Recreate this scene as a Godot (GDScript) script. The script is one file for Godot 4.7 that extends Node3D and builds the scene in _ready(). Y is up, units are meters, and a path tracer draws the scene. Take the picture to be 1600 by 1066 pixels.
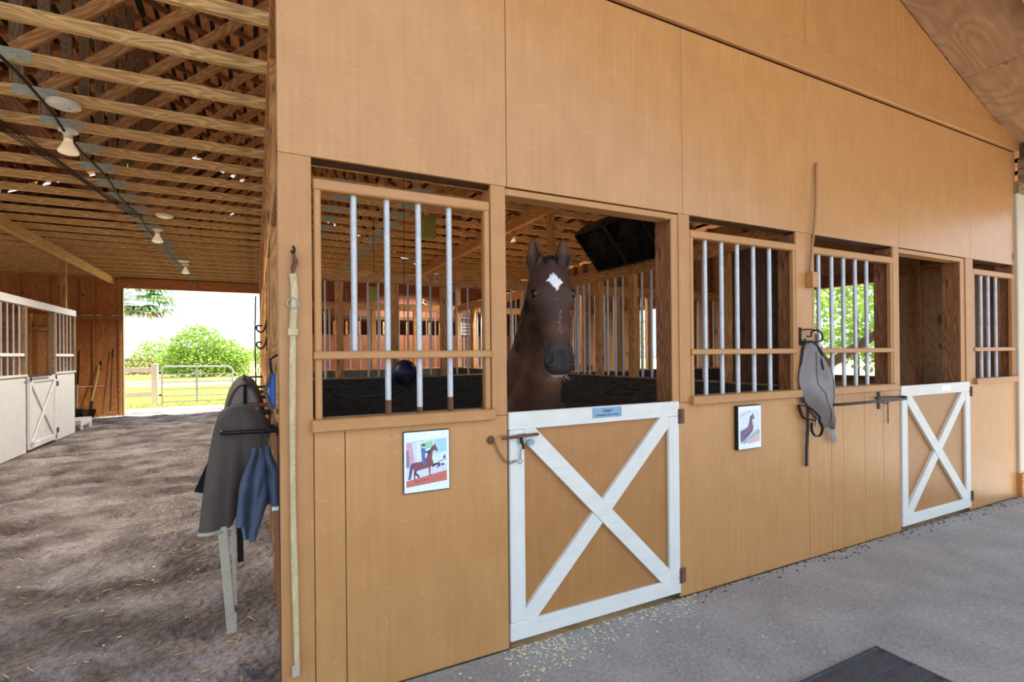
extends Node3D
# Stable seen from its concrete porch: x runs along the front wall, y is up, the aisle runs towards -z. Metres.

class MB:
	var v := PackedVector3Array()
	var n := PackedVector3Array()
	var uv := PackedVector2Array()
	var c := PackedColorArray()
	var col := Color(1, 1, 1)
	func tri(a: Vector3, b: Vector3, d: Vector3, out: Vector3, ua: Vector2, ub: Vector2, ud: Vector2) -> void:
		var g := (b - a).cross(d - a)
		if g.length_squared() < 1e-16: return
		g = g.normalized()
		if g.dot(out) < 0.0:
			g = -g
			v.append(a); v.append(b); v.append(d); uv.append(ua); uv.append(ub); uv.append(ud)
		else:
			v.append(a); v.append(d); v.append(b); uv.append(ua); uv.append(ud); uv.append(ub)
		for i in 3: n.append(g); c.append(col)
	func quad(a: Vector3, b: Vector3, d: Vector3, e: Vector3, out: Vector3, ua := Vector2(0, 0), ub := Vector2(1, 0), ud := Vector2(1, 1), ue := Vector2(0, 1)) -> void:
		tri(a, b, d, out, ua, ub, ud); tri(a, d, e, out, ua, ud, ue)
	func stri(p: Array, q: Array, w: Array) -> void:   # corners with their own normal and uv, for round shapes
		var g: Vector3 = (q[0] - p[0]).cross(w[0] - p[0])
		if g.length_squared() < 1e-18: return
		var s: Vector3 = p[1] + q[1] + w[1]
		var o := [p, q, w] if g.dot(s) < 0.0 else [p, w, q]
		for k in o:
			v.append(k[0]); n.append(k[1]); uv.append(k[2]); c.append(col)
	func box(at: Vector3, size: Vector3, b := Basis(), bev := 0.003, grain := -1, off := Vector2.ZERO) -> void:
		var h := size * 0.5
		bev = minf(bev, minf(h.x, minf(h.y, h.z)) * 0.6)
		var g := grain
		if g < 0: g = 0 if size.x >= size.y and size.x >= size.z else (1 if size.y >= size.z else 2)
		var uvof := func(p: Vector3, ax: int) -> Vector2:
			if ax == g: return Vector2(p[(g + 1) % 3] * 0.3, p[(g + 2) % 3]) + off
			return Vector2(p[g], p[3 - g - ax]) + off
		for ax in 3:
			var i := (ax + 1) % 3
			var j := (ax + 2) % 3
			for s in [-1.0, 1.0]:
				var ps := []
				for t in [[-1.0, -1.0], [1.0, -1.0], [1.0, 1.0], [-1.0, 1.0]]:
					var p := Vector3.ZERO
					p[ax] = s * h[ax]; p[i] = t[0] * (h[i] - bev); p[j] = t[1] * (h[j] - bev)
					ps.append(p)
				var o := Vector3.ZERO
				o[ax] = s
				quad(at + b * ps[0], at + b * ps[1], at + b * ps[2], at + b * ps[3], b * o, uvof.call(ps[0], ax), uvof.call(ps[1], ax), uvof.call(ps[2], ax), uvof.call(ps[3], ax))
		if bev <= 0.0: return
		for ax in 3:
			var i := (ax + 1) % 3
			var j := (ax + 2) % 3
			for s in [-1.0, 1.0]:
				for t in [-1.0, 1.0]:
					var ps := []
					for w in [[-1.0, 0], [1.0, 0], [1.0, 1], [-1.0, 1]]:
						var p := Vector3.ZERO
						p[ax] = w[0] * (h[ax] - bev)
						p[i] = s * (h[i] - (bev if w[1] == 1 else 0.0))
						p[j] = t * (h[j] - (bev if w[1] == 0 else 0.0))
						ps.append(p)
					var o := Vector3.ZERO
					o[i] = s; o[j] = t
					quad(at + b * ps[0], at + b * ps[1], at + b * ps[2], at + b * ps[3], b * o, uvof.call(ps[0], i), uvof.call(ps[1], i), uvof.call(ps[2], i), uvof.call(ps[3], i))
		for sx in [-1.0, 1.0]:
			for sy in [-1.0, 1.0]:
				for sz in [-1.0, 1.0]:
					var s := Vector3(sx, sy, sz)
					var p := [Vector3(h.x, h.y - bev, h.z - bev) * s, Vector3(h.x - bev, h.y, h.z - bev) * s, Vector3(h.x - bev, h.y - bev, h.z) * s]
					tri(at + b * p[0], at + b * p[1], at + b * p[2], b * s, Vector2.ZERO, Vector2.ZERO, Vector2.ZERO)
	func tube(pts: Array, r: float, sides := 8, radii := [], flat := 1.0) -> void:
		var rings := []
		var t0: Vector3 = (pts[1] - pts[0]).normalized()
		var up := Vector3.UP if absf(t0.y) < 0.9 else Vector3.RIGHT
		var side := t0.cross(up).normalized()
		var along := 0.0
		for k in pts.size():
			var t: Vector3 = (pts[mini(k + 1, pts.size() - 1)] - pts[maxi(k - 1, 0)]).normalized()
			side = (side - t * side.dot(t)).normalized()
			var bi := t.cross(side)
			if k > 0: along += (pts[k] - pts[k - 1]).length()
			var rr: float = radii[k] if radii.size() > 0 else r
			var ring := []
			for i in sides + 1:
				var a := TAU * i / sides
				var d := side * cos(a) + bi * sin(a) * flat
				var nn := (side * cos(a) * flat + bi * sin(a)).normalized()
				ring.append([pts[k] + d * rr, nn, Vector2(along, float(i) / sides * TAU * rr)])
			rings.append(ring)
		for k in pts.size() - 1:
			for i in sides:
				stri(rings[k][i], rings[k + 1][i], rings[k + 1][i + 1]); stri(rings[k][i], rings[k + 1][i + 1], rings[k][i + 1])
		for e in [0, pts.size() - 1]:
			var t: Vector3 = (pts[1] - pts[0]) if e == 0 else (pts[e - 1] - pts[e])
			for i in sides:
				tri(pts[e], rings[e][i][0], rings[e][i + 1][0], -t, Vector2.ZERO, Vector2(0.01, 0), Vector2(0.01, 0.01))
	func lathe(prof: Array, sides := 20, xf := Transform3D()) -> void:   # prof: [radius, height] pairs about the y axis
		for k in prof.size() - 1:
			var a: Array = prof[k]
			var b: Array = prof[k + 1]
			var nn := Vector2(b[1] - a[1], a[0] - b[0]).normalized()
			for i in sides:
				var q := []
				for w in [[a, i], [b, i], [b, i + 1], [a, i + 1]]:
					var an: float = TAU * w[1] / sides
					var d := Vector3(cos(an), 0, sin(an))
					q.append([xf * (d * w[0][0] + Vector3(0, w[0][1], 0)), (xf.basis * (d * nn.x + Vector3(0, nn.y, 0))).normalized(), Vector2(float(w[1]) / sides, w[0][1])])
				stri(q[0], q[1], q[2]); stri(q[0], q[2], q[3])
	func prism(poly: PackedVector2Array, depth: float, xf := Transform3D(), off := Vector2.ZERO, turn_uv := false) -> void:   # poly in xy, front at z = 0, back at z = -depth
		var ix := Geometry2D.triangulate_polygon(poly)
		var uvp := []
		for p in poly: uvp.append((Vector2(p.y, p.x) if turn_uv else p) + off)
		for k in range(0, ix.size(), 3):
			var p := []
			for m in 3: p.append(Vector3(poly[ix[k + m]].x, poly[ix[k + m]].y, 0))
			tri(xf * p[0], xf * p[1], xf * p[2], xf.basis.z, uvp[ix[k]], uvp[ix[k + 1]], uvp[ix[k + 2]])
			var z := Vector3(0, 0, -depth)
			tri(xf * (p[0] + z), xf * (p[1] + z), xf * (p[2] + z), -xf.basis.z, uvp[ix[k]], uvp[ix[k + 1]], uvp[ix[k + 2]])
		var cw := 0.0
		for i in poly.size(): cw += poly[i].cross(poly[(i + 1) % poly.size()])
		for i in poly.size():
			var a := poly[i]
			var b := poly[(i + 1) % poly.size()]
			var o2 := Vector2(b.y - a.y, a.x - b.x) * signf(cw)
			quad(xf * Vector3(a.x, a.y, 0), xf * Vector3(b.x, b.y, 0), xf * Vector3(b.x, b.y, -depth), xf * Vector3(a.x, a.y, -depth), xf.basis * Vector3(o2.x, o2.y, 0), uvp[i], uvp[(i + 1) % poly.size()], uvp[(i + 1) % poly.size()], uvp[i])
	func cloth(g: Array, th := 0.006) -> void:   # g: rows of points; a sheet with thickness
		var nr := g.size()
		var nc: int = g[0].size()
		var nm := []
		for i in nr:
			var row := []
			for j in nc:
				var du: Vector3 = g[mini(i + 1, nr - 1)][j] - g[maxi(i - 1, 0)][j]
				var dv: Vector3 = g[i][mini(j + 1, nc - 1)] - g[i][maxi(j - 1, 0)]
				row.append(du.cross(dv).normalized())
			nm.append(row)
		var q := func(i: int, j: int, s: float) -> Array:
			return [g[i][j] + nm[i][j] * th * 0.5 * s, nm[i][j] * s, Vector2(float(i) / (nr - 1), float(j) / (nc - 1))]
		for s in [1.0, -1.0]:
			for i in nr - 1:
				for j in nc - 1:
					stri(q.call(i, j, s), q.call(i + 1, j, s), q.call(i + 1, j + 1, s)); stri(q.call(i, j, s), q.call(i + 1, j + 1, s), q.call(i, j + 1, s))
		var rim := []
		for j in nc - 1: rim.append([0, j, 0, j + 1]); rim.append([nr - 1, j, nr - 1, j + 1])
		for i in nr - 1: rim.append([i, 0, i + 1, 0]); rim.append([i, nc - 1, i + 1, nc - 1])
		var mid: Vector3 = g[nr / 2][nc / 2]
		for e in rim:
			var a: Array = q.call(e[0], e[1], 1.0)
			var b: Array = q.call(e[2], e[3], 1.0)
			quad(a[0], b[0], q.call(e[2], e[3], -1.0)[0], q.call(e[0], e[1], -1.0)[0], a[0] - mid, a[2], b[2], b[2], a[2])
	func mesh(coloured := false) -> ArrayMesh:
		var arr := []
		arr.resize(Mesh.ARRAY_MAX)
		arr[Mesh.ARRAY_VERTEX] = v; arr[Mesh.ARRAY_NORMAL] = n; arr[Mesh.ARRAY_TEX_UV] = uv
		if coloured: arr[Mesh.ARRAY_COLOR] = c
		var m := ArrayMesh.new()
		m.add_surface_from_arrays(Mesh.PRIMITIVE_TRIANGLES, arr)
		return m

var M := {}
var cache := {}
var taken := {}
var rng := RandomNumberGenerator.new()

# ---------------------------------------------------------------- helpers
func numbered(called: String) -> String:
	var k: int = taken.get(called, 0)
	taken[called] = k + 1
	return called if k == 0 else "%s_%03d" % [called, k]

func thing(called: String, label: String, category: String, at := Vector3.ZERO, turn := 0.0, group := "") -> Node3D:
	var o := Node3D.new()
	o.name = numbered(called)
	add_child(o)
	o.position = at; o.rotation.y = turn
	o.set_meta("label", label); o.set_meta("category", category)
	if group != "": o.set_meta("group", group)
	return o

func setting(called: String, label := "", category := "") -> Node3D:
	var o := Node3D.new()
	o.name = numbered(called)
	add_child(o)
	o.set_meta("kind", "structure")
	if label != "": o.set_meta("label", label)
	if category != "": o.set_meta("category", category)
	return o

func put(called: String, mesh: Mesh, mat: Material, parent: Node3D, at := Vector3.ZERO, b := Basis()) -> MeshInstance3D:
	var o := MeshInstance3D.new()
	o.name = called
	o.mesh = mesh
	o.material_override = mat
	parent.add_child(o, true)
	o.transform = Transform3D(b, at)
	return o

func piece(called: String, parent: Node3D, at: Vector3, size: Vector3, mat: Material, b := Basis(), bev := 0.003, grain := -1) -> MeshInstance3D:
	var k := rng.randi() % 4
	var key := "%.3f %.3f %.3f %.4f %d %d" % [size.x, size.y, size.z, bev, grain, k]
	if not cache.has(key):
		var m := MB.new()
		m.box(Vector3.ZERO, size, Basis(), bev, grain, Vector2(k * 0.37 + 0.13, k * 0.23 + size.y * 0.31))
		cache[key] = m.mesh()
	return put(called, cache[key], mat, parent, at, b)

# a straight bar of rectangular section from a to b; w across, d the depth along "face"
func strut(called: String, parent: Node3D, a: Vector3, b: Vector3, w: float, d: float, face: Vector3, mat: Material, bev := 0.003) -> MeshInstance3D:
	var x := (b - a).normalized()
	var z := (face - x * face.dot(x)).normalized()
	var y := z.cross(x)
	return piece(called, parent, (a + b) * 0.5, Vector3(snappedf((b - a).length(), 0.002), w, d), mat, Basis(x, y, z), bev, 0)

func rod(called: String, parent: Node3D, pts: Array, r: float, mat: Material, sides := 8, radii := [], flat := 1.0) -> MeshInstance3D:
	var m := MB.new()
	m.tube(pts, r, sides, radii, flat)
	return put(called, m.mesh(), mat, parent)

func soft(p: Array) -> Array:   # the same line through the same points, rounded
	var r := []
	for i in p.size() - 1:
		for k in 5: r.append((p[i] as Vector3).cubic_interpolate(p[i + 1], p[maxi(i - 1, 0)], p[mini(i + 2, p.size() - 1)], k / 5.0))
	r.append(p[-1])
	return r

# ---------------------------------------------------------------- textures
func nz(sd: int, freq: float, w: int, h: int, oct := 4, type := FastNoiseLite.TYPE_SIMPLEX_SMOOTH, to_w := 0, to_h := 0) -> PackedByteArray:
	var f := FastNoiseLite.new()
	f.seed = sd; f.frequency = freq; f.noise_type = type; f.fractal_octaves = oct
	var im := f.get_seamless_image(w, h)
	if to_w > 0: im.resize(to_w, to_h, Image.INTERPOLATE_CUBIC)
	im.convert(Image.FORMAT_L8)
	return im.get_data()

func tex_rgb(d: PackedByteArray, w: int, h: int) -> ImageTexture:
	var im := Image.create_from_data(w, h, false, Image.FORMAT_RGB8, d)
	im.generate_mipmaps()
	return ImageTexture.create_from_image(im)

func tex_l(d: PackedByteArray, w: int, h: int) -> ImageTexture:
	return ImageTexture.create_from_image(Image.create_from_data(w, h, false, Image.FORMAT_L8, d))

func mix3(d: PackedByteArray, a: Color, b: Color, t: float) -> void:
	t = clampf(t, 0, 1)
	d.append(int(255 * lerpf(a.r, b.r, t))); d.append(int(255 * lerpf(a.g, b.g, t))); d.append(int(255 * lerpf(a.b, b.b, t)))

func wood_tex(sd: int, dark: Color, light: Color, swirl: float, amp := 0.5) -> ImageTexture:
	var w := 512
	var streak := nz(sd, 0.035, 64, w, 3, FastNoiseLite.TYPE_SIMPLEX_SMOOTH, w, w)
	var fine := nz(sd + 1, 0.12, 40, w, 2, FastNoiseLite.TYPE_SIMPLEX_SMOOTH, w, w)
	var low := nz(sd + 2, 0.008, 200, w, 2, FastNoiseLite.TYPE_SIMPLEX_SMOOTH, w, w)
	var d := PackedByteArray()
	for i in w * w:
		var ring := 0.5 + 0.5 * sin(low[i] / 255.0 * swirl + streak[i] / 255.0 * 2.0)
		mix3(d, dark, light, ring * amp + (0.5 - amp) * 0.5 + streak[i] / 255.0 * 0.35 + fine[i] / 255.0 * 0.3 - 0.05)
	# knots
	var im := Image.create_from_data(w, w, false, Image.FORMAT_RGB8, d)
	var r := RandomNumberGenerator.new()
	r.seed = sd
	for k in 7:
		var cx := r.randi_range(20, w - 20)
		var cy := r.randi_range(20, w - 20)
		var rad := r.randi_range(4, 9)
		for y in range(-rad, rad + 1):
			for x in range(-rad * 2, rad * 2 + 1):
				var q := sqrt(pow(x * 0.5, 2) + y * y) / rad
				if q < 1.0:
					var px := posmod(cx + x, w)
					var py := posmod(cy + y, w)
					im.set_pixel(px, py, im.get_pixel(px, py).lerp(dark.darkened(0.45), 0.75 * (1.0 - q * q)))
	im.generate_mipmaps()
	return ImageTexture.create_from_image(im)

func paint_tex(sd: int, base: Color, scratches: int, pale: Color, cracks := 0) -> ImageTexture:
	var w := 1024
	var streak := nz(sd, 0.04, 48, w, 3, FastNoiseLite.TYPE_SIMPLEX_SMOOTH, w, w)
	var blot := nz(sd + 3, 0.006, w, w, 4)
	var grit := nz(sd + 5, 0.25, w, w, 2)
	var d := PackedByteArray()
	for i in w * w:
		var t := 0.5 + (streak[i] / 255.0 - 0.5) * 0.34 + (blot[i] / 255.0 - 0.5) * 0.34 + (grit[i] / 255.0 - 0.5) * 0.2
		mix3(d, base.darkened(0.10), base.lightened(0.08), t)
	var im := Image.create_from_data(w, w, false, Image.FORMAT_RGB8, d)
	var r := RandomNumberGenerator.new()
	r.seed = sd
	for k in scratches:
		var p := Vector2(r.randf() * w, r.randf() * w)
		var a := r.randf() * TAU
		var bend := r.randf_range(-0.05, 0.05)
		var len := r.randi_range(3, 34) if r.randf() < 0.6 else r.randi_range(1, 4)
		var st := r.randf_range(0.06, 0.5)
		for s in len:
			p += Vector2(cos(a), sin(a))
			a += bend
			var x := posmod(int(p.x), w)
			var y := posmod(int(p.y), w)
			im.set_pixel(x, y, im.get_pixel(x, y).lerp(pale, st))
	for k in int(scratches * 0.05):   # raised veneer grain that shows through the paint as nested curved lines
		var c := Vector2(r.randf() * w, r.randf() * w)
		var l := r.randi_range(4, 9)
		for q in l:
			var rad := 14.0 + q * 7.0
			for s in 40:
				var a := -0.7 + s * 0.035
				var p := c + Vector2(cos(a) * rad * 1.9 + q * 2.0, sin(a) * rad * 0.8)
				var x := posmod(int(p.x), w)
				var y := posmod(int(p.y), w)
				if r.randf() < 0.7: im.set_pixel(x, y, im.get_pixel(x, y).lerp(pale, 0.22))
	for k in cracks:   # grain cracks and flaked specks along the boards
		var y := float(r.randi() % w)
		var x := r.randi() % w
		for q in r.randi_range(20, 160):
			y += r.randf_range(-0.35, 0.35)
			if r.randf() < 0.75: im.set_pixel(posmod(x + q, w), posmod(int(y), w), im.get_pixel(posmod(x + q, w), posmod(int(y), w)).lerp(base.darkened(0.62), r.randf_range(0.15, 0.6)))
		for q in 14:
			var fx := posmod(x + r.randi_range(-60, 60), w)
			var fy := posmod(int(y) + r.randi_range(-30, 30), w)
			im.set_pixel(fx, fy, im.get_pixel(fx, fy).lerp(pale, r.randf_range(0.2, 0.6)))
	for k in int(scratches * 0.3):   # dark nail heads and chips
		var x := r.randi() % (w - 2)
		var y := r.randi() % (w - 2)
		im.fill_rect(Rect2i(x, y, r.randi_range(1, 2), r.randi_range(1, 2)), base.darkened(0.5))
	im.generate_mipmaps()
	return ImageTexture.create_from_image(im)

func speckle_tex(sd: int, w: int, a: Color, b: Color, fleck: Color, flecks: int, dark: Color, darks: int, patches := 0.4) -> ImageTexture:
	var big := nz(sd, 0.004, w, w, 4)
	var small := nz(sd + 1, 0.06, w, w, 4)
	var grit := nz(sd + 2, 0.35, w, w, 2)
	var d := PackedByteArray()
	for i in w * w:
		mix3(d, a, b, 0.5 + (big[i] / 255.0 - 0.5) * patches + (small[i] / 255.0 - 0.5) * 0.5 + (grit[i] / 255.0 - 0.5) * 0.7)
	var im := Image.create_from_data(w, w, false, Image.FORMAT_RGB8, d)
	var r := RandomNumberGenerator.new()
	r.seed = sd
	for k in flecks + darks:
		var x := r.randi() % w
		var y := r.randi() % w
		var l := r.randi_range(1, 4)
		for s in l: im.set_pixel((x + s) % w, (y + (s / 2 if k % 2 else 0)) % w, im.get_pixel(x, y).lerp(fleck if k < flecks else dark, r.randf_range(0.3, 0.85)))
	im.generate_mipmaps()
	return ImageTexture.create_from_image(im)

func mat(called: String, col: Color, rough: float, metal := 0.0, tex: Texture2D = null, sc := Vector3(1, 1, 1), bump: Texture2D = null, bump_cm := 0.1) -> StandardMaterial3D:
	var m := StandardMaterial3D.new()
	m.resource_name = called
	m.albedo_color = col; m.roughness = rough; m.metallic = metal
	if tex: m.albedo_texture = tex
	m.uv1_scale = sc
	if bump:
		m.heightmap_enabled = true
		m.heightmap_texture = bump
		m.heightmap_scale = bump_cm
	m.cull_mode = BaseMaterial3D.CULL_DISABLED
	M[called] = m
	return m

func triplanar(m: StandardMaterial3D, sc: float) -> StandardMaterial3D:
	m.uv1_triplanar = true; m.uv1_world_triplanar = true
	m.uv1_scale = Vector3(sc, sc, sc)
	return m

func materials() -> void:
	var wt := wood_tex(11, Color(0.66, 0.56, 0.44), Color(1.0, 0.93, 0.82), 45.0)
	var wt2 := wood_tex(23, Color(0.68, 0.56, 0.44), Color(1.0, 0.93, 0.83), 34.0)
	var ply := wood_tex(37, Color(0.76, 0.64, 0.52), Color(1.0, 0.93, 0.84), 46.0, 0.3)
	var streak := tex_l(nz(71, 0.05, 40, 512, 3, FastNoiseLite.TYPE_SIMPLEX_SMOOTH, 512, 512), 512, 512)
	var grit := tex_l(nz(72, 0.08, 512, 512, 5), 512, 512)
	var gritfine := tex_l(nz(73, 0.3, 512, 512, 3), 512, 512)
	var ws := Vector3(0.55, 1.3, 1)
	mat("joist", Color(1.0, 0.89, 0.68), 0.75, 0, wt, ws, streak, 0.08)
	mat("frame_wood", Color(0.88, 0.71, 0.50), 0.75, 0, wt2, ws, streak, 0.08)
	mat("brown_wood", Color(0.64, 0.47, 0.34), 0.8, 0, wt2, ws, streak, 0.1)
	mat("dark_wood", Color(0.42, 0.32, 0.25), 0.85, 0, wt, ws, streak, 0.1)
	mat("grey_wood", Color(0.66, 0.60, 0.53), 0.85, 0, wt, ws, streak, 0.1)
	mat("deck", Color(0.90, 0.70, 0.54), 0.85, 0, wt2, ws, streak, 0.08)
	mat("ply", Color(0.88, 0.66, 0.45), 0.7, 0, ply, Vector3(0.42, 0.42, 1), streak, 0.05)
	mat("ply_grey", Color(0.72, 0.63, 0.53), 0.75, 0, ply, Vector3(0.42, 0.42, 1), streak, 0.05)
	mat("ply_red", Color(0.64, 0.44, 0.36), 0.75, 0, ply, Vector3(0.42, 0.8, 1), streak, 0.05)
	mat("ply_pale", Color(0.88, 0.68, 0.46), 0.7, 0, ply, Vector3(0.42, 0.42, 1), streak, 0.05)
	var tan := Color(0.775, 0.55, 0.315)
	var tp := paint_tex(5, tan, 620, Color(0.95, 0.88, 0.76))
	var tr := paint_tex(8, tan.darkened(0.03), 500, Color(0.95, 0.88, 0.76))
	mat("tan", Color(1, 1, 1), 0.27, 0, tp, Vector3(0.55, 0.55, 1), streak, 0.03)
	mat("tan_worn", Color(1, 1, 1), 0.33, 0, paint_tex(6, tan, 800, Color(0.93, 0.88, 0.80), 90), Vector3(0.7, 0.7, 1), streak, 0.06)
	mat("tan_trim", Color(1.0, 0.99, 0.98), 0.45, 0, tr, Vector3(0.8, 0.8, 1), streak, 0.05)
	mat("tan_door", Color(0.93, 0.90, 0.84), 0.4, 0, tr, Vector3(0.6, 0.6, 1), streak, 0.03)
	mat("white_paint", Color(1, 1, 1), 0.5, 0, paint_tex(15, Color(0.925, 0.915, 0.875), 260, Color(0.55, 0.50, 0.42)), Vector3(0.8, 0.8, 1), streak, 0.04)
	mat("white_wall", Color(1, 1, 1), 0.6, 0, paint_tex(17, Color(0.94, 0.945, 0.945), 700, Color(0.62, 0.58, 0.54)), Vector3(0.6, 0.6, 1), streak, 0.04)
	mat("cream", Color(1, 1, 1), 0.6, 0, paint_tex(19, Color(0.84, 0.79, 0.69), 500, Color(0.6, 0.53, 0.42)), Vector3(0.6, 0.6, 1), streak, 0.05)
	mat("steel", Color(0.86, 0.87, 0.88), 0.42, 0.3, speckle_tex(31, 256, Color(0.75, 0.75, 0.75), Color(1, 1, 1), Color(1, 1, 1), 300, Color(0.5, 0.45, 0.4), 200), Vector3(3, 6, 1))
	mat("rust", Color(0.60, 0.42, 0.33), 0.8, 0.2, speckle_tex(33, 256, Color(0.55, 0.5, 0.5), Color(1, 1, 1), Color(1, 0.9, 0.8), 300, Color(0.3, 0.25, 0.2), 400), Vector3(6, 6, 1), grit, 0.1)
	mat("zinc", Color(0.62, 0.64, 0.66), 0.4, 0.8)
	mat("plate", Color(0.84, 0.86, 0.76), 0.6, 0.1, speckle_tex(35, 128, Color(0.7, 0.7, 0.7), Color(1, 1, 1), Color(1, 1, 1), 200, Color(0.35, 0.35, 0.3), 500), Vector3(8, 8, 1))
	mat("black_metal", Color(0.065, 0.065, 0.07), 0.38, 0.3)
	mat("guard_grey", Color(0.17, 0.165, 0.16), 0.45, 0.3)
	mat("iron", Color(0.16, 0.13, 0.11), 0.55, 0.5)
	mat("black", Color(0.055, 0.055, 0.06), 0.6)
	mat("rubber", Color(0.36, 0.365, 0.385), 0.75, 0, speckle_tex(41, 512, Color(0.6, 0.6, 0.6), Color(1, 1, 1), Color(2, 2, 2), 200, Color(0.3, 0.3, 0.3), 300), Vector3(1.5, 1.5, 1), grit, 0.2)
	mat("kick", Color(0.34, 0.33, 0.33), 0.85, 0, wood_tex(43, Color(0.42, 0.38, 0.36), Color(0.92, 0.88, 0.84), 40.0), ws, streak, 0.12)
	mat("porcelain", Color(0.93, 0.92, 0.87), 0.25)
	var concrete := speckle_tex(51, 1024, Color(0.50, 0.49, 0.475), Color(0.74, 0.72, 0.705), Color(0.9, 0.89, 0.87), 9000, Color(0.3, 0.29, 0.28), 2500)
	mat("concrete", Color(1, 1, 1), 0.75, 0, concrete, Vector3(0.5, 0.5, 1), gritfine, 0.12)
	var dirt := speckle_tex(53, 1024, Color(0.30, 0.26, 0.24), Color(0.66, 0.625, 0.615), Color(0.8, 0.72, 0.6), 1500, Color(0.22, 0.17, 0.14), 6000, 1.1)
	mat("dirt", Color(1, 1, 1), 0.95, 0, dirt, Vector3(0.3, 0.3, 1), grit, 3.0)
	mat("bedding", Color(0.80, 0.71, 0.56), 0.95, 0, null, Vector3(0.6, 0.6, 1), grit, 1.0)
	mat("sand", Color(0.60, 0.575, 0.55), 0.95, 0, speckle_tex(55, 512, Color(0.8, 0.8, 0.8), Color(1, 1, 1), Color(1, 1, 1), 500, Color(0.5, 0.45, 0.4), 900), Vector3(0.4, 0.4, 1), grit, 0.8)
	mat("field", Color(1, 1, 1), 0.95, 0, speckle_tex(57, 1024, Color(0.58, 0.60, 0.34), Color(0.82, 0.82, 0.58), Color(0.85, 0.83, 0.6), 6000, Color(0.2, 0.32, 0.08), 6000), Vector3(0.12, 0.12, 1), grit, 1.0)
	mat("straw", Color(0.84, 0.74, 0.50), 0.8)
	mat("shaving", Color(0.90, 0.84, 0.70), 0.8)
	mat("ball", Color(0.035, 0.075, 0.20), 0.45)
	mat("mesh_grey", Color(0.64, 0.60, 0.585), 0.75, 0, speckle_tex(61, 256, Color(0.75, 0.75, 0.75), Color(1, 1, 1), Color(1, 1, 1), 900, Color(0.5, 0.5, 0.5), 900), Vector3(3, 3, 1), gritfine, 0.08)
	mat("maroon", Color(0.27, 0.05, 0.08), 0.7)
	mat("canvas", Color(0.38, 0.34, 0.31), 0.8, 0, speckle_tex(63, 256, Color(0.85, 0.85, 0.85), Color(1, 1, 1), Color(1, 1, 1), 200, Color(0.6, 0.6, 0.6), 600), Vector3(3, 3, 1), gritfine, 0.06)
	mat("lining", Color(0.05, 0.045, 0.05), 0.9)
	mat("webbing", Color(0.78, 0.74, 0.66), 0.85, 0, speckle_tex(65, 128, Color(0.85, 0.85, 0.85), Color(1, 1, 1), Color(1, 1, 1), 100, Color(0.6, 0.55, 0.5), 200), Vector3(6, 6, 1))
	mat("towel", Color(0.46, 0.52, 0.63), 0.95, 0, speckle_tex(67, 256, Color(0.7, 0.7, 0.7), Color(1, 1, 1), Color(1, 1, 1), 900, Color(0.5, 0.5, 0.5), 900), Vector3(2, 2, 1), grit, 0.5)
	mat("rope_cream", Color(0.86, 0.78, 0.62), 0.8, 0, speckle_tex(69, 128, Color(0.8, 0.8, 0.75), Color(1, 1, 1), Color(1, 1, 1), 100, Color(0.6, 0.55, 0.45), 160), Vector3(4, 8, 1))
	mat("blue", Color(0.08, 0.36, 0.72), 0.4)
	mat("paper", Color(0.95, 0.97, 0.98), 0.35)
	mat("tag_blue", Color(0.47, 0.63, 0.74), 0.35, 0.1)
	mat("ink", Color(0.10, 0.12, 0.16), 0.6)
	mat("cable", Color(0.10, 0.09, 0.085), 0.6)
	mat("tan_cable", Color(0.62, 0.46, 0.29), 0.55)
	mat("yellow_fibre", Color(0.74, 0.70, 0.34), 0.9, 0, speckle_tex(77, 128, Color(0.7, 0.7, 0.7), Color(1, 1, 1), Color(1, 1, 1), 100, Color(0.5, 0.5, 0.3), 300), Vector3(3, 3, 1), grit, 0.5)
	mat("roof_metal", Color(0.16, 0.15, 0.15), 0.7, 0.2)
	mat("asphalt", Color(0.62, 0.61, 0.60), 0.9)
	var coat := mat("coat", Color(1, 1, 1), 0.52)
	coat.metallic_specular = 0.35
	coat.vertex_color_use_as_albedo = true
	var hair := tex_l(nz(79, 0.09, 512, 128, 3, FastNoiseLite.TYPE_SIMPLEX_SMOOTH, 512, 512), 512, 512)
	coat.heightmap_enabled = true; coat.heightmap_texture = hair; coat.heightmap_scale = 0.09
	triplanar(coat, 4.0)
	mat("mane", Color(0.055, 0.035, 0.03), 0.6)
	mat("eye", Color(0.015, 0.010, 0.010), 0.06)
	for a in [["leaf_bush", Color(0.66, 0.77, 0.34)], ["leaf_light", Color(0.68, 0.78, 0.38)], ["leaf_palm", Color(0.42, 0.54, 0.32)], ["leaf_dry", Color(0.58, 0.47, 0.30)], ["grass_blade", Color(0.74, 0.75, 0.46)], ["reed", Color(0.66, 0.66, 0.38)]]:
		var m := mat(a[0], a[1], 0.6)
		m.backlight_enabled = true; m.backlight = Color(0.5, 0.6, 0.2)
		m.vertex_color_use_as_albedo = true
	mat("bark", Color(0.46, 0.38, 0.31), 0.9, 0, wt, Vector3(1, 2, 1), grit, 1.0)

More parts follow.
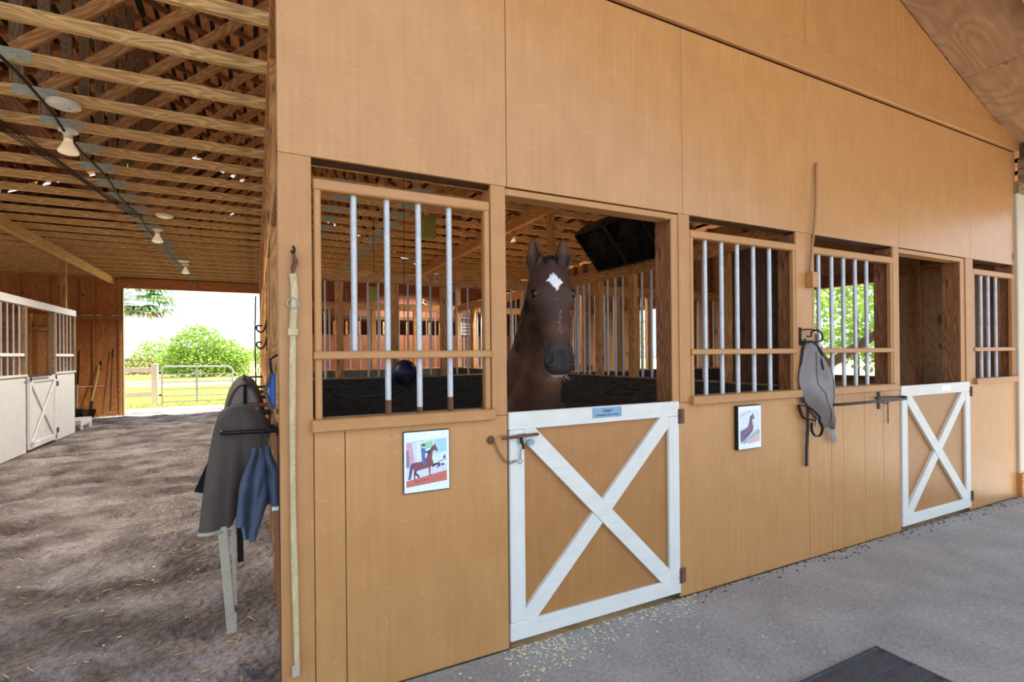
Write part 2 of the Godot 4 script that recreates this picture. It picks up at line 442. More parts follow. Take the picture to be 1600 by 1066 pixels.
# ---------------------------------------------------------------- camera and light
func view() -> void:
	var f := 794.78
	var cam := Camera3D.new()
	cam.name = "camera"
	add_child(cam)
	cam.position = Vector3(0.0617, 1.5139, 2.3474)
	cam.basis = Basis.from_euler(Vector3(0.0018, -0.4657, -0.0096), EULER_ORDER_YXZ)
	cam.projection = Camera3D.PROJECTION_FRUSTUM
	cam.near = 0.05; cam.far = 400.0
	cam.size = 1066.0 / f * 0.05
	cam.frustum_offset = Vector2(0, 18.63 / f * 0.05)
	cam.current = true

	var env := Environment.new()
	env.background_mode = Environment.BG_SKY
	env.tonemap_mode = Environment.TONE_MAPPER_LINEAR
	env.tonemap_exposure = EXPOSURE
	env.sdfgi_enabled = true; env.ssao_enabled = true; env.ssil_enabled = true
	env.ambient_light_source = Environment.AMBIENT_SOURCE_SKY
	var sky := Sky.new()
	var sm := PanoramaSkyMaterial.new()
	var w := 512
	var h := 256
	var cl := nz(91, 0.012, w, h, 5)
	var d := PackedByteArray()
	for y in h:
		var el := 90.0 - 180.0 * (y + 0.5) / h
		for x in w:
			var t := clampf(el / 60.0, 0, 1)
			var c := Color(0.74, 0.84, 0.94).lerp(Color(0.62, 0.74, 0.90), pow(t, 0.6))
			var k := smoothstep(0.42, 0.72, cl[y * w + x] / 255.0) * 0.75
			c = c.lerp(Color(0.94, 0.94, 0.94), k)
			if el < 0: c = Color(0.62, 0.62, 0.58)
			d.append(int(c.r * 255)); d.append(int(c.g * 255)); d.append(int(c.b * 255))
	sm.panorama = ImageTexture.create_from_image(Image.create_from_data(w, h, false, Image.FORMAT_RGB8, d))
	sm.energy_multiplier = SKY
	sky.sky_material = sm
	env.sky = sky
	var we := WorldEnvironment.new()
	we.name = "environment"
	we.environment = env
	add_child(we)

	var sun := DirectionalLight3D.new()
	sun.name = "sun"
	sun.light_color = Color(1.0, 0.965, 0.91)
	sun.light_energy = SUN
	sun.light_angular_distance = 0.6
	sun.shadow_enabled = true
	add_child(sun)
	sun.look_at_from_position(Vector3(7.2, 16, -1.5), Vector3.ZERO, Vector3.UP)

const EXPOSURE := 1.95
const SKY := 1.3
const SUN := 3.3
const FLOOD := 6.0
const STALL_FLOOD := 8.0
const RIDGE_X := -1.56
const EAVE_X := 7.06
const EAVE_Y := 3.62
const PITCH := 0.398
const BACK := -14.2

func roof_y(x: float) -> float:
	return EAVE_Y + PITCH * (EAVE_X - RIDGE_X - absf(x - RIDGE_X))

func _ready() -> void:
	rng.seed = 7
	view()
	materials()
	grounds()
	front_wall()
	other_walls()
	roof()
	left_stalls()
	partitions()
	porch()
	for d in [[1.215, 2.385, 0], [4.875, 6.045, 1]]: stall_door(d[0], d[1], d[2])
	grilles()
	horse()
	wall_things()
	aisle_things()
	stall_things()
	lamps()
	outdoors()
	loose_bits()

# ---------------------------------------------------------------- setting
func grid_mesh(x0: float, x1: float, z0: float, z1: float, step: float, height: Callable) -> ArrayMesh:
	var nx := int(ceil((x1 - x0) / step))
	var nz_ := int(ceil((z1 - z0) / step))
	var v := PackedVector3Array()
	var n := PackedVector3Array()
	var uv := PackedVector2Array()
	var ix := PackedInt32Array()
	for j in nz_ + 1:
		for i in nx + 1:
			var x := x0 + (x1 - x0) * i / nx
			var z := z0 + (z1 - z0) * j / nz_
			v.append(Vector3(x, height.call(x, z), z)); uv.append(Vector2(x, z))
	for j in nz_ + 1:
		for i in nx + 1:
			var a := v[j * (nx + 1) + mini(i + 1, nx)] - v[j * (nx + 1) + maxi(i - 1, 0)]
			var b := v[mini(j + 1, nz_) * (nx + 1) + i] - v[maxi(j - 1, 0) * (nx + 1) + i]
			n.append(b.cross(a).normalized())
	for j in nz_:
		for i in nx:
			var o := j * (nx + 1) + i
			ix.append_array(PackedInt32Array([o, o + 1, o + nx + 2, o, o + nx + 2, o + nx + 1]))
	var arr := []
	arr.resize(Mesh.ARRAY_MAX)
	arr[Mesh.ARRAY_VERTEX] = v; arr[Mesh.ARRAY_NORMAL] = n; arr[Mesh.ARRAY_TEX_UV] = uv; arr[Mesh.ARRAY_INDEX] = ix
	var m := ArrayMesh.new()
	m.add_surface_from_arrays(Mesh.PRIMITIVE_TRIANGLES, arr)
	return m

func dirt_h(x: float, z: float) -> float:
	var a := f1.get_noise_2d(x, z) * 0.05 + f2.get_noise_2d(x, z) * 0.03
	var hoof := f3.get_noise_2d(x, z)
	a -= smoothstep(0.2, 0.5, hoof) * 0.045
	var edge := clampf(minf(minf(-z, z + 14.6) / 0.4, minf(x + 3.3, 0.2 - x) / 0.3), 0, 1)
	return a * edge - 0.012

var f1 := FastNoiseLite.new()
var f2 := FastNoiseLite.new()
var f3 := FastNoiseLite.new()

func grounds() -> void:
	f1.seed = 3; f1.frequency = 0.55; f2.seed = 4; f2.frequency = 2.6; f3.seed = 9; f3.frequency = 1.9
	var o := setting("floor", "grey broom-finished concrete slab of the porch", "floor")
	var m := MB.new()
	m.box(Vector3(2.6, -0.1, 1.6), Vector3(12.4, 0.2, 3.2), Basis(), 0.01, 0)
	put("slab", m.mesh(), M.concrete, o)
	o = setting("floor_aisle", "trampled brown dirt floor of the barn aisle", "dirt floor")
	put("dirt", grid_mesh(-3.6, 0.4, -15.2, 0.02, 0.045, dirt_h), M.dirt, o)
	var q := MB.new()
	q.box(Vector3(3.7, -0.08, -7.1), Vector3(7.0, 0.1, 14.2), Basis(), 0.0, 0)
	q.box(Vector3(-6.9, -0.08, -7.1), Vector3(6.7, 0.1, 14.2), Basis(), 0.0, 0)
	put("bedding_base", q.mesh(), M.bedding, o)  # unseen stall floor, made pale to bounce light up to the ceiling
	o = setting("ground", "flat sandy yard and pasture around the barn", "ground")
	put("pasture", grid_mesh(-90, 90, -110, -15.2, 4.0, func(x, z): return -0.05 + 0.0 * x * z), M.field, o)
	put("yard", grid_mesh(-40, 40, -15.2, 45, 6.0, func(x, z): return -0.12 + 0.0 * x * z), M.sand, o)
	var p := MB.new()
	p.box(Vector3(-6, -0.055, -15.7), Vector3(60, 0.03, 1.9), Basis(), 0.0, 0)
	put("sand_apron", p.mesh(), M.sand, o)
	p = MB.new()
	p.box(Vector3(-10, -0.045, -31.0), Vector3(60, 0.03, 3.4), Basis(), 0.0, 0)
	put("farm_lane", p.mesh(), M.asphalt, o)
	p = MB.new()
	p.box(Vector3(-3, -0.045, -36.0), Vector3(50, 0.03, 4.0), Basis(), 0.0, 0)
	put("bare_strip", p.mesh(), M.sand, o)

func gable(parent: Node3D, called: String, x0: float, x1: float, y0: float, z: float, th: float, material: Material, top_gap := 0.0) -> void:
	var pts := PackedVector2Array()
	pts.append(Vector2(x0, y0)); pts.append(Vector2(x1, y0)); pts.append(Vector2(x1, maxf(roof_y(x1) - top_gap, y0 + 0.01)))
	if x0 < RIDGE_X and x1 > RIDGE_X: pts.append(Vector2(RIDGE_X, roof_y(RIDGE_X) - top_gap))
	pts.append(Vector2(x0, maxf(roof_y(x0) - top_gap, y0 + 0.01)))
	var m := MB.new()
	m.prism(pts, th, Transform3D(Basis(), Vector3(0, 0, z)), Vector2(rng.randf(), rng.randf()), true)
	put(called, m.mesh(), material, parent)

func sheet(parent: Node3D, called: String, x0: float, x1: float, y0: float, y1: float, material: Material, z := 0.0, th := 0.016) -> void:
	piece(called, parent, Vector3((x0 + x1) / 2, (y0 + y1) / 2, z - th / 2), Vector3(x1 - x0 - 0.003, y1 - y0 - 0.002, th), material, Basis(), 0.002, 1)

func front_wall() -> void:
	var w := setting("wall_front", "tan painted plywood stable front with openings and trim band", "wall")
	var xs := [0.145, 1.22, 2.44, 3.66, 4.88, 6.10, 7.03]
	for i in 6:
		sheet(w, "plywood_sheet", xs[i], xs[i + 1], 2.374, 3.535, M.tan if i < 3 else M.tan_worn)
	# framing behind the sheets
	piece("header", w, Vector3(3.59, 2.47, -0.06), Vector3(6.88, 0.19, 0.085), M.dark_wood)
	piece("top_plate", w, Vector3(3.59, 3.50, -0.06), Vector3(6.88, 0.09, 0.085), M.dark_wood)
	# header trim under each tall opening
	for a in [[1.21, 2.345], [4.87, 5.915]]:
		piece("header_trim", w, Vector3((a[0] + a[1]) / 2, 2.347, -0.045), Vector3(a[1] - a[0], 0.035, 0.10), M.tan_trim)
	# trim band and gable
	piece("trim_band", w, Vector3(3.6, 3.648, 0.010), Vector3(6.92, 0.205, 0.034), M.tan_trim, Basis(), 0.006)
	piece("band_shade_backing", w, Vector3(3.59, 3.60, -0.03), Vector3(6.88, 0.16, 0.02), M.dark_wood)  # dark tone put in the gap to deepen the shadow line under the band
	var gx := [-10.18, -8.5, -6.2, -4.0, -1.56, 0.145, 1.22, 2.44, 3.66, 4.88, 6.10, 7.05]
	for i in [0, 1, 5, 6, 7, 8, 9, 10]:  # sheets over the aisle left out, so sky light reaches the trusses
		gable(w, "gable_sheet", gx[i] + 0.0015, gx[i + 1] - 0.0015, 3.66, 0.0, 0.016, M.tan, 0.0)
	# skirting panels below the openings
	sheet(w, "lower_sheet", 0.28, 0.41, 0.0, 1.20, M.tan)
	sheet(w, "lower_sheet", 0.41, 1.212, 0.0, 1.20, M.tan)
	sheet(w, "lower_sheet", 2.388, 3.66, 0.0, 1.20, M.tan_worn)
	var bx := [3.66, 3.93, 4.08, 4.36, 4.62, 4.872]
	for i in 5: sheet(w, "lower_board", bx[i], bx[i + 1], 0.0, 1.20, M.tan_worn)
	sheet(w, "lower_sheet", 6.048, 7.03, 0.0, 1.20, M.tan_worn)
	for a in [[0.145, 1.212], [2.388, 4.872], [6.048, 7.03]]:
		piece("backing", w, Vector3((a[0] + a[1]) / 2, 0.6, -0.055), Vector3(a[1] - a[0], 1.19, 0.07), M.dark_wood, Basis(), 0.002, 1)
	# posts and jambs
	sheet(w, "corner_board", 0.145, 0.28, 0.0, 2.374, M.tan_trim, 0.003, 0.03)
	piece("corner_post", w, Vector3(0.20, 1.19, -0.075), Vector3(0.10, 2.37, 0.09), M.frame_wood)
	sheet(w, "post_face", 1.125, 1.212, 1.20, 2.374, M.tan_trim, 0.002, 0.02)
	sheet(w, "post_face", 2.40, 2.495, 1.20, 2.374, M.tan_trim, 0.002, 0.02)
	sheet(w, "post_face", 3.53, 3.71, 1.20, 2.374, M.tan, 0.002, 0.02)
	sheet(w, "post_face", 4.78, 4.872, 1.20, 2.374, M.tan_trim, 0.002, 0.02)
	sheet(w, "post_face", 6.0, 6.145, 1.20, 2.374, M.tan_trim, 0.002, 0.02)
	sheet(w, "post_face", 7.0, 7.03, 1.20, 2.374, M.tan_trim, 0.002, 0.02)
	for a in [[1.135, 1.21, M.tan_trim], [2.347, 2.495, M.brown_wood], [3.54, 3.70, M.brown_wood], [4.785, 4.872, M.brown_wood], [5.92, 6.14, M.brown_wood], [7.0, 7.03, M.brown_wood]]:
		piece("jamb", w, Vector3((a[0] + a[1]) / 2, 1.785, -0.085), Vector3(a[1] - a[0] - 0.006, 1.165, 0.135), a[2], Basis(), 0.003, 1)
	piece("jamb_edge", w, Vector3(2.375, 1.785, -0.012), Vector3(0.056, 1.165, 0.012), M.tan_trim, Basis(), 0.002, 1)
	piece("jamb_edge", w, Vector3(5.96, 1.785, -0.012), Vector3(0.075, 1.165, 0.012), M.tan_trim, Basis(), 0.002, 1)
	# front of the far block, beyond the aisle mouth
	var l := setting("wall_front_across_aisle", "tan painted plywood front across the aisle mouth", "wall")
	for i in 5:  # open gap between the sheets is added, unseen, to brighten the aisle
		var x0 := -10.18 + i * 1.382
		sheet(l, "plywood_sheet", x0, x0 + 1.382, 0.0, 1.2, M.tan, 0.0, 0.05)
		sheet(l, "plywood_sheet", x0, x0 + 1.382, 2.374, 3.66, M.tan, 0.0, 0.05)
		piece("post", l, Vector3(x0 + 0.06, 1.79, -0.05), Vector3(0.12, 1.17, 0.09), M.frame_wood)

func other_walls() -> void:
	# outer wall of the near stalls, with an open window in each stall
	var w := setting("wall_right", "bare plywood outer wall with studs and open stall windows", "wall")
	var zs := [0.0, -1.24, -2.28, -4.70, -5.75, -8.4, -9.5, -12.2, -13.2, -14.2]
	for i in 9:
		var z0: float = zs[i]
		var z1: float = zs[i + 1]
		var c := (z0 + z1) / 2
		var d := z0 - z1 - 0.004
		if i % 2 == 0:
			var nn := int(ceil(d / 1.22))
			for k in nn:
				piece("plywood_sheet", w, Vector3(7.055, 1.81, z0 - d * (k + 0.5) / nn), Vector3(0.02, 3.62, d / nn - 0.003), M.ply_grey, Basis(), 0.002, 1)
		else:
			piece("plywood_sheet", w, Vector3(7.055, 0.58, c), Vector3(0.02, 1.17, d), M.ply_grey, Basis(), 0.002, 2)
			piece("plywood_sheet", w, Vector3(7.055, 3.01, c), Vector3(0.02, 1.22, d), M.ply_grey, Basis(), 0.002, 2)
			piece("window_sill", w, Vector3(7.0, 1.175, c), Vector3(0.10, 0.035, d), M.brown_wood)
			piece("window_head", w, Vector3(7.0, 2.41, c), Vector3(0.09, 0.09, d), M.brown_wood)
			for e in [z0 + 0.02, z1 - 0.02]: piece("stud", w, Vector3(7.0, 1.81, e), Vector3(0.09, 3.62, 0.04), M.brown_wood)
	for z in [-0.12, -0.42, -0.83, -2.75, -3.2, -3.9, -4.3, -6.3, -6.9, -7.6, -8.0, -10.2, -11.0, -11.6]:
		piece("stud", w, Vector3(7.0, 1.81, z), Vector3(0.09, 3.62, 0.04), M.brown_wood)
	piece("girt", w, Vector3(6.995, 2.46, -7.1), Vector3(0.04, 0.09, 14.2), M.brown_wood)
	# outer wall on the other side of the barn
	w = setting("wall_left", "bare plywood outer wall behind the white stalls", "wall")
	for i in 6:
		var z := -1.2 - i * 2.36  # unseen window gaps, added to let daylight into the stalls
		piece("plywood_sheet", w, Vector3(-10.2, 0.58, z), Vector3(0.02, 1.17, 2.35), M.ply, Basis(), 0.002, 2)
		piece("plywood_sheet", w, Vector3(-10.2, 3.01, z), Vector3(0.02, 1.22, 2.35), M.ply, Basis(), 0.002, 2)
		piece("plywood_sheet", w, Vector3(-10.2, 1.785, z - 0.78), Vector3(0.02, 1.24, 0.78), M.ply, Basis(), 0.002, 1)
		piece("stud", w, Vector3(-10.14, 1.81, z + 0.4), Vector3(0.09, 3.62, 0.04), M.brown_wood)
	# end wall with the tall open doorway
	w = setting("wall_back", "orange-brown plywood end wall with studs around the open barn doorway", "wall")
	var xs := [-10.2, -9.0, -7.8, -6.6, -5.4, -4.23, -3.08]
	for i in 6:
		sheet(w, "plywood_sheet", xs[i], xs[i + 1], 0.78, 2.62, M.ply, BACK)
		sheet(w, "plywood_sheet", xs[i], xs[i + 1], 2.62, 3.64, M.ply, BACK)
		sheet(w, "plywood_sheet", xs[i], xs[i + 1], 0.0, 0.78, M.ply_pale, BACK)
	for x in [-9.9, -9.3, -8.7, -8.1, -7.5, -6.9, -6.3, -5.72, -5.1, -4.55, -4.0, -3.66, -3.12]:
		piece("stud", w, Vector3(x, 1.82, BACK + 0.05), Vector3(0.06 if x > -3.2 else 0.04, 3.64, 0.09), M.frame_wood)
	piece("girt", w, Vector3(-6.6, 2.55, BACK + 0.06), Vector3(7.0, 0.09, 0.04), M.frame_wood)
	piece("top_plate", w, Vector3(-6.6, 3.60, BACK + 0.06), Vector3(7.0, 0.09, 0.09), M.frame_wood)
	piece("doorway_header", w, Vector3(-1.36, 3.47, BACK + 0.04), Vector3(3.46, 0.27, 0.10), M.ply)
	piece("doorway_trim", w, Vector3(-3.065, 1.67, BACK + 0.0), Vector3(0.03, 3.34, 0.14), M.grey_wood)
	for i in 6: sheet(w, "plywood_sheet", 0.36 + i * 1.115, 0.36 + (i + 1) * 1.115, 0.0, 3.64, M.ply_red, BACK)
	# far gable of upright boards, a few set with gaps that let the sky through
	for i in 60:
		var x := -10.1 + i * 0.287
		var split: float = {31: 5.75, 32: 5.95, 33: 5.55, 21: 5.2, 34: 5.0}.get(i, 0.0)   # loose boards with a slot that lets the sky through
		if split > 0.0: piece("gable_board", w, Vector3(x + 0.143, (3.6 + split) / 2, BACK - 0.01), Vector3(0.286, split - 3.6, 0.02), M.dark_wood, Basis(), 0.0, 1)
		gable(w, "gable_board", x, x + 0.287, 3.60 if split == 0.0 else split + 0.07, BACK, 0.02, M.dark_wood, 0.0)
	# inner cross wall behind the second row of stalls
	w = setting("wall_cross", "red-brown board cross wall with a row of barred slots behind the stalls", "wall")
	for i in 11:
		var x := 0.25 + i * 0.617
		sheet(w, "board", x, x + 0.613, 0.0, 2.04, M.ply_red, -11.0)
		sheet(w, "board", x, x + 0.613, 2.38, 3.58, M.ply_red, -11.0)
		piece("slot_post", w, Vector3(x, 2.21, -11.0), Vector3(0.05, 0.34, 0.05), M.frame_wood)
		piece("slot_bar", w, Vector3(x + 0.31, 2.21, -11.0), Vector3(0.04, 0.34, 0.04), M.frame_wood)
	piece("girt", w, Vector3(3.6, 2.78, -10.95), Vector3(6.8, 0.09, 0.04), M.dark_wood)
	piece("girt", w, Vector3(3.6, 2.47, -10.95), Vector3(6.8, 0.09, 0.04), M.dark_wood)
	# wall along the aisle on the near side
	w = setting("wall_aisle", "brown board wall of the near stalls along the aisle", "wall")
	for i in 12:
		piece("kick_board", w, Vector3(0.185, 0.61, -0.72 - i * 1.18), Vector3(0.05, 1.22, 1.17), M.brown_wood, Basis(), 0.003, 2)
		piece("post", w, Vector3(0.19, 1.79, -0.16 - i * 1.18), Vector3(0.08, 3.58, 0.09), M.frame_wood)
		for k in 5: rod("bar", w, [Vector3(0.19, 1.22, -0.36 - i * 1.18 - k * 0.19), Vector3(0.19, 2.36, -0.36 - i * 1.18 - k * 0.19)], 0.012, M.steel, 6)
	piece("top_rail", w, Vector3(0.19, 2.42, -7.1), Vector3(0.08, 0.12, 14.0), M.frame_wood)
	piece("cap_rail", w, Vector3(0.185, 1.24, -7.1), Vector3(0.09, 0.035, 14.0), M.frame_wood)
	piece("top_plate", w, Vector3(0.19, 3.52, -7.1), Vector3(0.09, 0.14, 14.2), M.frame_wood)

func roof() -> void:
	var w := setting("roof", "open board roof deck seen from below between the trusses", "roof")
	var a := atan(PITCH)
	var run := EAVE_X - RIDGE_X + 1.2  # unseen overhang past the wall, lengthened to shade the porch end
	for s in [-1.0, 1.0]:
		var b := Basis(Vector3(0, 0, 1), -a * s)
		var k := 0.12
		while k < run:
			var x: float = RIDGE_X + s * k
			piece("deck_board", w, Vector3(x, roof_y(x) + 0.12, -7.15), Vector3(0.14, 0.02, 14.5), M.deck, b, 0.002, 2)
			k += 0.205
		var m := MB.new()
		m.box(Vector3(RIDGE_X + s * run / 2, roof_y(RIDGE_X) + 0.16 - PITCH * run / 2, -7.15), Vector3(run / cos(a), 0.015, 14.6), b, 0.0, 2)
		put("roofing", m.mesh(), M.roof_metal, w)
	# trusses
	var first: Node3D = null
	for i in 23:
		var z := -0.62 - i * 0.6
		if first == null:
			first = thing("roof_truss", "rough pine roof truss with nailed steel plates, one of many across the barn", "roof truss", Vector3(0, 0, z), 0, "roof trusses above the aisle and stalls")
			piece("bottom_chord", first, Vector3(RIDGE_X, 3.645, 0), Vector3(17.1, 0.09, 0.04), M.joist)
			for s in [-1.0, 1.0]:
				strut("rafter", first, Vector3(RIDGE_X + s * 8.55, 3.67, 0), Vector3(RIDGE_X + s * 0.02, roof_y(RIDGE_X) + 0.06, 0), 0.09, 0.04, Vector3(0, 0, 1), M.brown_wood)
			piece("king_post", first, Vector3(-1.62, 5.3, 0.0), Vector3(0.09, 3.2, 0.038), M.grey_wood)
			strut("web", first, Vector3(-1.45, 3.69, 0.0), Vector3(1.05, roof_y(1.05) + 0.02, 0.0), 0.09, 0.038, Vector3(0, 0, 1), M.frame_wood)
			strut("web", first, Vector3(2.0, 3.69, 0.0), Vector3(1.15, roof_y(1.15) + 0.02, 0.0), 0.09, 0.038, Vector3(0, 0, 1), M.frame_wood)
			strut("web", first, Vector3(2.1, 3.69, 0.0), Vector3(4.0, roof_y(4.0) + 0.02, 0.0), 0.09, 0.038, Vector3(0, 0, 1), M.frame_wood)
			strut("web", first, Vector3(-1.75, 3.69, 0.0), Vector3(-4.17, roof_y(-4.17) + 0.02, 0.0), 0.09, 0.038, Vector3(0, 0, 1), M.brown_wood)
			strut("web", first, Vector3(-5.2, 3.69, 0.0), Vector3(-4.27, roof_y(-4.27) + 0.02, 0.0), 0.09, 0.038, Vector3(0, 0, 1), M.brown_wood)
			strut("web", first, Vector3(-5.3, 3.69, 0.0), Vector3(-7.2, roof_y(-7.2) + 0.02, 0.0), 0.09, 0.038, Vector3(0, 0, 1), M.brown_wood)
			piece("nail_plate", first, Vector3(-1.5, 3.652, 0.023), Vector3(0.30, 0.085, 0.004), M.plate, Basis(), 0.001)
			piece("nail_plate", first, Vector3(1.1, 3.65, 0.022), Vector3(0.22, 0.085, 0.003), M.plate, Basis(), 0.001)
			piece("nail_plate", first, Vector3(2.05, 3.66, 0.023), Vector3(0.26, 0.11, 0.003), M.plate, Basis(), 0.001)
		else:
			var t := first.duplicate()
			t.name = numbered("roof_truss")
			add_child(t)
			t.position.z = z
	# carrying beams
	var o := thing("carrying_beam", "long pale timber beam carrying the trusses above the white stalls", "beam")
	piece("timber", o, Vector3(-3.27, 3.52, -7.0), Vector3(0.09, 0.155, 14.2), M.joist)
	o = thing("carrying_beam", "long timber beam under the trusses above the stall partition", "beam")
	piece("timber", o, Vector3(3.66, 3.52, -7.1), Vector3(0.09, 0.155, 14.0), M.frame_wood)
	for a2 in [[3.72, -3.70, "roof post at the corner of the barred partitions"], [3.72, -7.36, "roof post at the second partition corner"], [-3.37, -10.75, "roof post at the end of the white stalls"], [3.25, -4.75, "short roof post beyond the rear partition rail"]]:
		o = thing("support_post", "upright timber " + a2[2], "post", Vector3(a2[0], 0, a2[1]))
		piece("timber", o, Vector3(0, 1.72, 0), Vector3(0.09, 3.44, 0.09), M.frame_wood)
	strut("knee_brace", o, Vector3(0.05, 2.9, 0), Vector3(0.45, 3.44, 0), 0.07, 0.04, Vector3(0, 0, 1), M.frame_wood)
	strut("knee_brace", o, Vector3(-0.05, 2.75, 0), Vector3(-0.6, 2.45, 0), 0.07, 0.04, Vector3(0, 0, 1), M.frame_wood)

# a stretch of stall fencing between a and b (both at floor level): kick wall, posts, bars, rails
func fence(label: String, a: Vector3, b: Vector3, posts: Array, bars: Array, kick: Material, wood: Material, top := 2.42, cap: Material = null) -> Node3D:
	var d := (b - a)
	var len := d.length()
	var x := d / len
	var o := thing("stall_partition", label, "stall partition", a, -atan2(x.z, x.x))
	for k in 4:
		piece("kick_board", o, Vector3(len / 2, 0.155 + k * 0.31, 0), Vector3(len, 0.306, 0.045), kick)
	piece("cap_strip", o, Vector3(len / 2, 1.252, 0), Vector3(len, 0.018, 0.07), cap if cap else wood)
	piece("top_rail", o, Vector3(len / 2, top, 0), Vector3(len, 0.13, 0.06), wood)
	for p in posts: piece("post", o, Vector3(p, 1.80, 0), Vector3(0.085, top * 2 - 3.6 - 0.13 + 1.15, 0.085) if false else Vector3(0.085, 1.10, 0.07), wood)
	for p in bars: rod("bar", o, [Vector3(p, 1.25, 0.0), Vector3(p, top - 0.06, 0.0)], 0.0125, M.steel, 8)
	return o

func spaced(a: float, b: float, step: float) -> Array:
	var r := []
	var k := a
	while k < b:
		r.append(k)
		k += step
	return r

func partitions() -> void:
	fence("barred partition behind the horse, charcoal kick wall with pale cap", Vector3(0.22, 0, -3.66), Vector3(3.66, 0, -3.66), [0.68, 1.31, 1.92, 2.55, 3.2], [0.53, 1.0, 1.12, 1.47, 1.75, 2.09, 2.24, 2.72, 2.86, 3.02], M.kick, M.frame_wood, 2.42, M.grey_wood)
	var o := fence("barred partition under the two black fans, charcoal kick wall", Vector3(3.66, 0, -3.62), Vector3(3.66, 0, -0.12), [1.10, 1.70, 2.93], [0.65, 0.79, 0.90, 1.26, 1.40, 1.53, 1.84, 1.98, 2.12, 2.35, 2.5, 2.65], M.kick, M.frame_wood, 2.42, M.grey_wood)
	for k in 3: piece("upper_board", o, Vector3(3.07 + k * 0.2, 1.80, 0), Vector3(0.19, 1.1, 0.03), M.dark_wood, Basis(), 0.003, 1)
	fence("rear barred partition between the back stalls, dark kick wall", Vector3(0.22, 0, -7.3), Vector3(3.66, 0, -7.3), [0.6, 1.8, 2.6], spaced(0.3, 3.4, 0.18), M.kick, M.frame_wood)
	fence("barred partition beside the back stall window", Vector3(3.66, 0, -7.3), Vector3(3.66, 0, -3.72), [0.9, 2.1, 2.9], spaced(0.25, 3.4, 0.17), M.kick, M.frame_wood)
	fence("barred partition between the two windowed stalls", Vector3(3.72, 0, -3.66), Vector3(6.95, 0, -3.66), [0.5, 1.1, 1.7, 2.5], spaced(0.2, 3.1, 0.17), M.kick, M.frame_wood)
	fence("barred partition beyond the windowed back stall", Vector3(3.72, 0, -7.3), Vector3(6.95, 0, -7.3), [0.7, 1.6, 2.5], spaced(0.2, 3.1, 0.17), M.kick, M.frame_wood)

func left_stalls() -> void:
	var X := -3.27
	var o := setting("wall_white_stalls", "white painted stall front across the aisle with rails and posts", "stall front")
	for a in [[-10.9, -9.76], [-8.45, -7.25], [-6.05, -4.9], [-4.85, -3.7], [-2.4, -1.2], [-1.2, -0.1]]:
		piece("lower_panel", o, Vector3(X, 0.61, (a[0] + a[1]) / 2), Vector3(0.05, 1.22, a[1] - a[0] - 0.01), M.white_wall, Basis(), 0.003, 1)
		piece("cap", o, Vector3(X + 0.01, 1.24, (a[0] + a[1]) / 2), Vector3(0.08, 0.035, a[1] - a[0]), M.white_wall)
		piece("middle_rail", o, Vector3(X + 0.01, 1.57, (a[0] + a[1]) / 2), Vector3(0.05, 0.05, a[1] - a[0]), M.white_wall)
		for k in 5:
			var z: float = lerpf(a[0], a[1], (k + 0.8) / 5.6)
			rod("bar", o, [Vector3(X, 1.24, z), Vector3(X, 2.36, z)], 0.0125, M.steel, 8)
	piece("top_rail", o, Vector3(X, 2.42, -5.5), Vector3(0.09, 0.12, 10.9), M.white_wall)
	for z in [-10.86, -9.72, -8.42, -7.2, -6.05, -4.88, -3.7, -2.4, -1.15]:
		piece("post", o, Vector3(X, 1.80, z), Vector3(0.09, 1.13, 0.09), M.grey_wood)
	for z in [-9.1, -6.65, -3.05]:
		var d := thing("white_stall_door", "white stall door with crossed boards under its open top, across the aisle", "door", Vector3(X + 0.035, 0, z), 0, "white crossed-board doors across the aisle")
		var hw := 0.63
		piece("panel", d, Vector3(0, 0.63, 0), Vector3(0.02, 1.18, hw * 2), M.white_wall, Basis(), 0.002, 1)
		for s in [-1, 1]: piece("stile", d, Vector3(0.02, 0.63, s * (hw - 0.05)), Vector3(0.022, 1.18, 0.09), M.white_wall)
		piece("rail", d, Vector3(0.02, 1.17, 0), Vector3(0.022, 0.09, hw * 2), M.white_wall)
		piece("rail", d, Vector3(0.02, 0.09, 0), Vector3(0.022, 0.09, hw * 2), M.white_wall)
		strut("brace", d, Vector3(0.022, 0.13, -hw + 0.1), Vector3(0.022, 1.13, hw - 0.1), 0.08, 0.02, Vector3(1, 0, 0), M.white_wall)
		strut("brace", d, Vector3(0.034, 1.13, -hw + 0.1), Vector3(0.034, 0.13, hw - 0.1), 0.08, 0.02, Vector3(1, 0, 0), M.white_wall)
		rod("latch_bar", d, [Vector3(0.07, 1.22, -0.2), Vector3(0.07, 1.22, 0.75)], 0.012, M.iron)
		for y in [0.2, 1.05]: piece("hinge", d, Vector3(0.036, y, -hw - 0.0), Vector3(0.008, 0.09, 0.1), M.iron, Basis(), 0.002)
	# plywood partitions inside these stalls
	o = setting("wall_stall_end", "pale plywood end wall of the white stalls", "partition")
	for i in 5:
		var x := -3.95 - i * 1.22
		for p in [[1.22, 2.4]]:
			sheet(o, "plywood_sheet", x - 0.61, x + 0.61, p[0], p[1], M.ply_pale if i == 0 else M.ply, -10.88)
		sheet(o, "lower_board", x - 0.61, x + 0.61, 0.0, 1.22, M.ply, -10.88)
		piece("stud", o, Vector3(x - 0.6, 1.2, -10.84), Vector3(0.04, 2.4, 0.06), M.frame_wood)
		piece("stud", o, Vector3(x + 0.05, 1.2, -10.84), Vector3(0.04, 2.4, 0.06), M.frame_wood)
	piece("girt", o, Vector3(-6.5, 2.1, -10.84), Vector3(6.2, 0.08, 0.04), M.frame_wood)
	fence("barred divider between the white stalls across the aisle", Vector3(-10.1, 0, -7.2), Vector3(-3.35, 0, -7.2), [1.0, 3.0, 5.0], spaced(0.3, 6.6, 0.2), M.brown_wood, M.frame_wood)

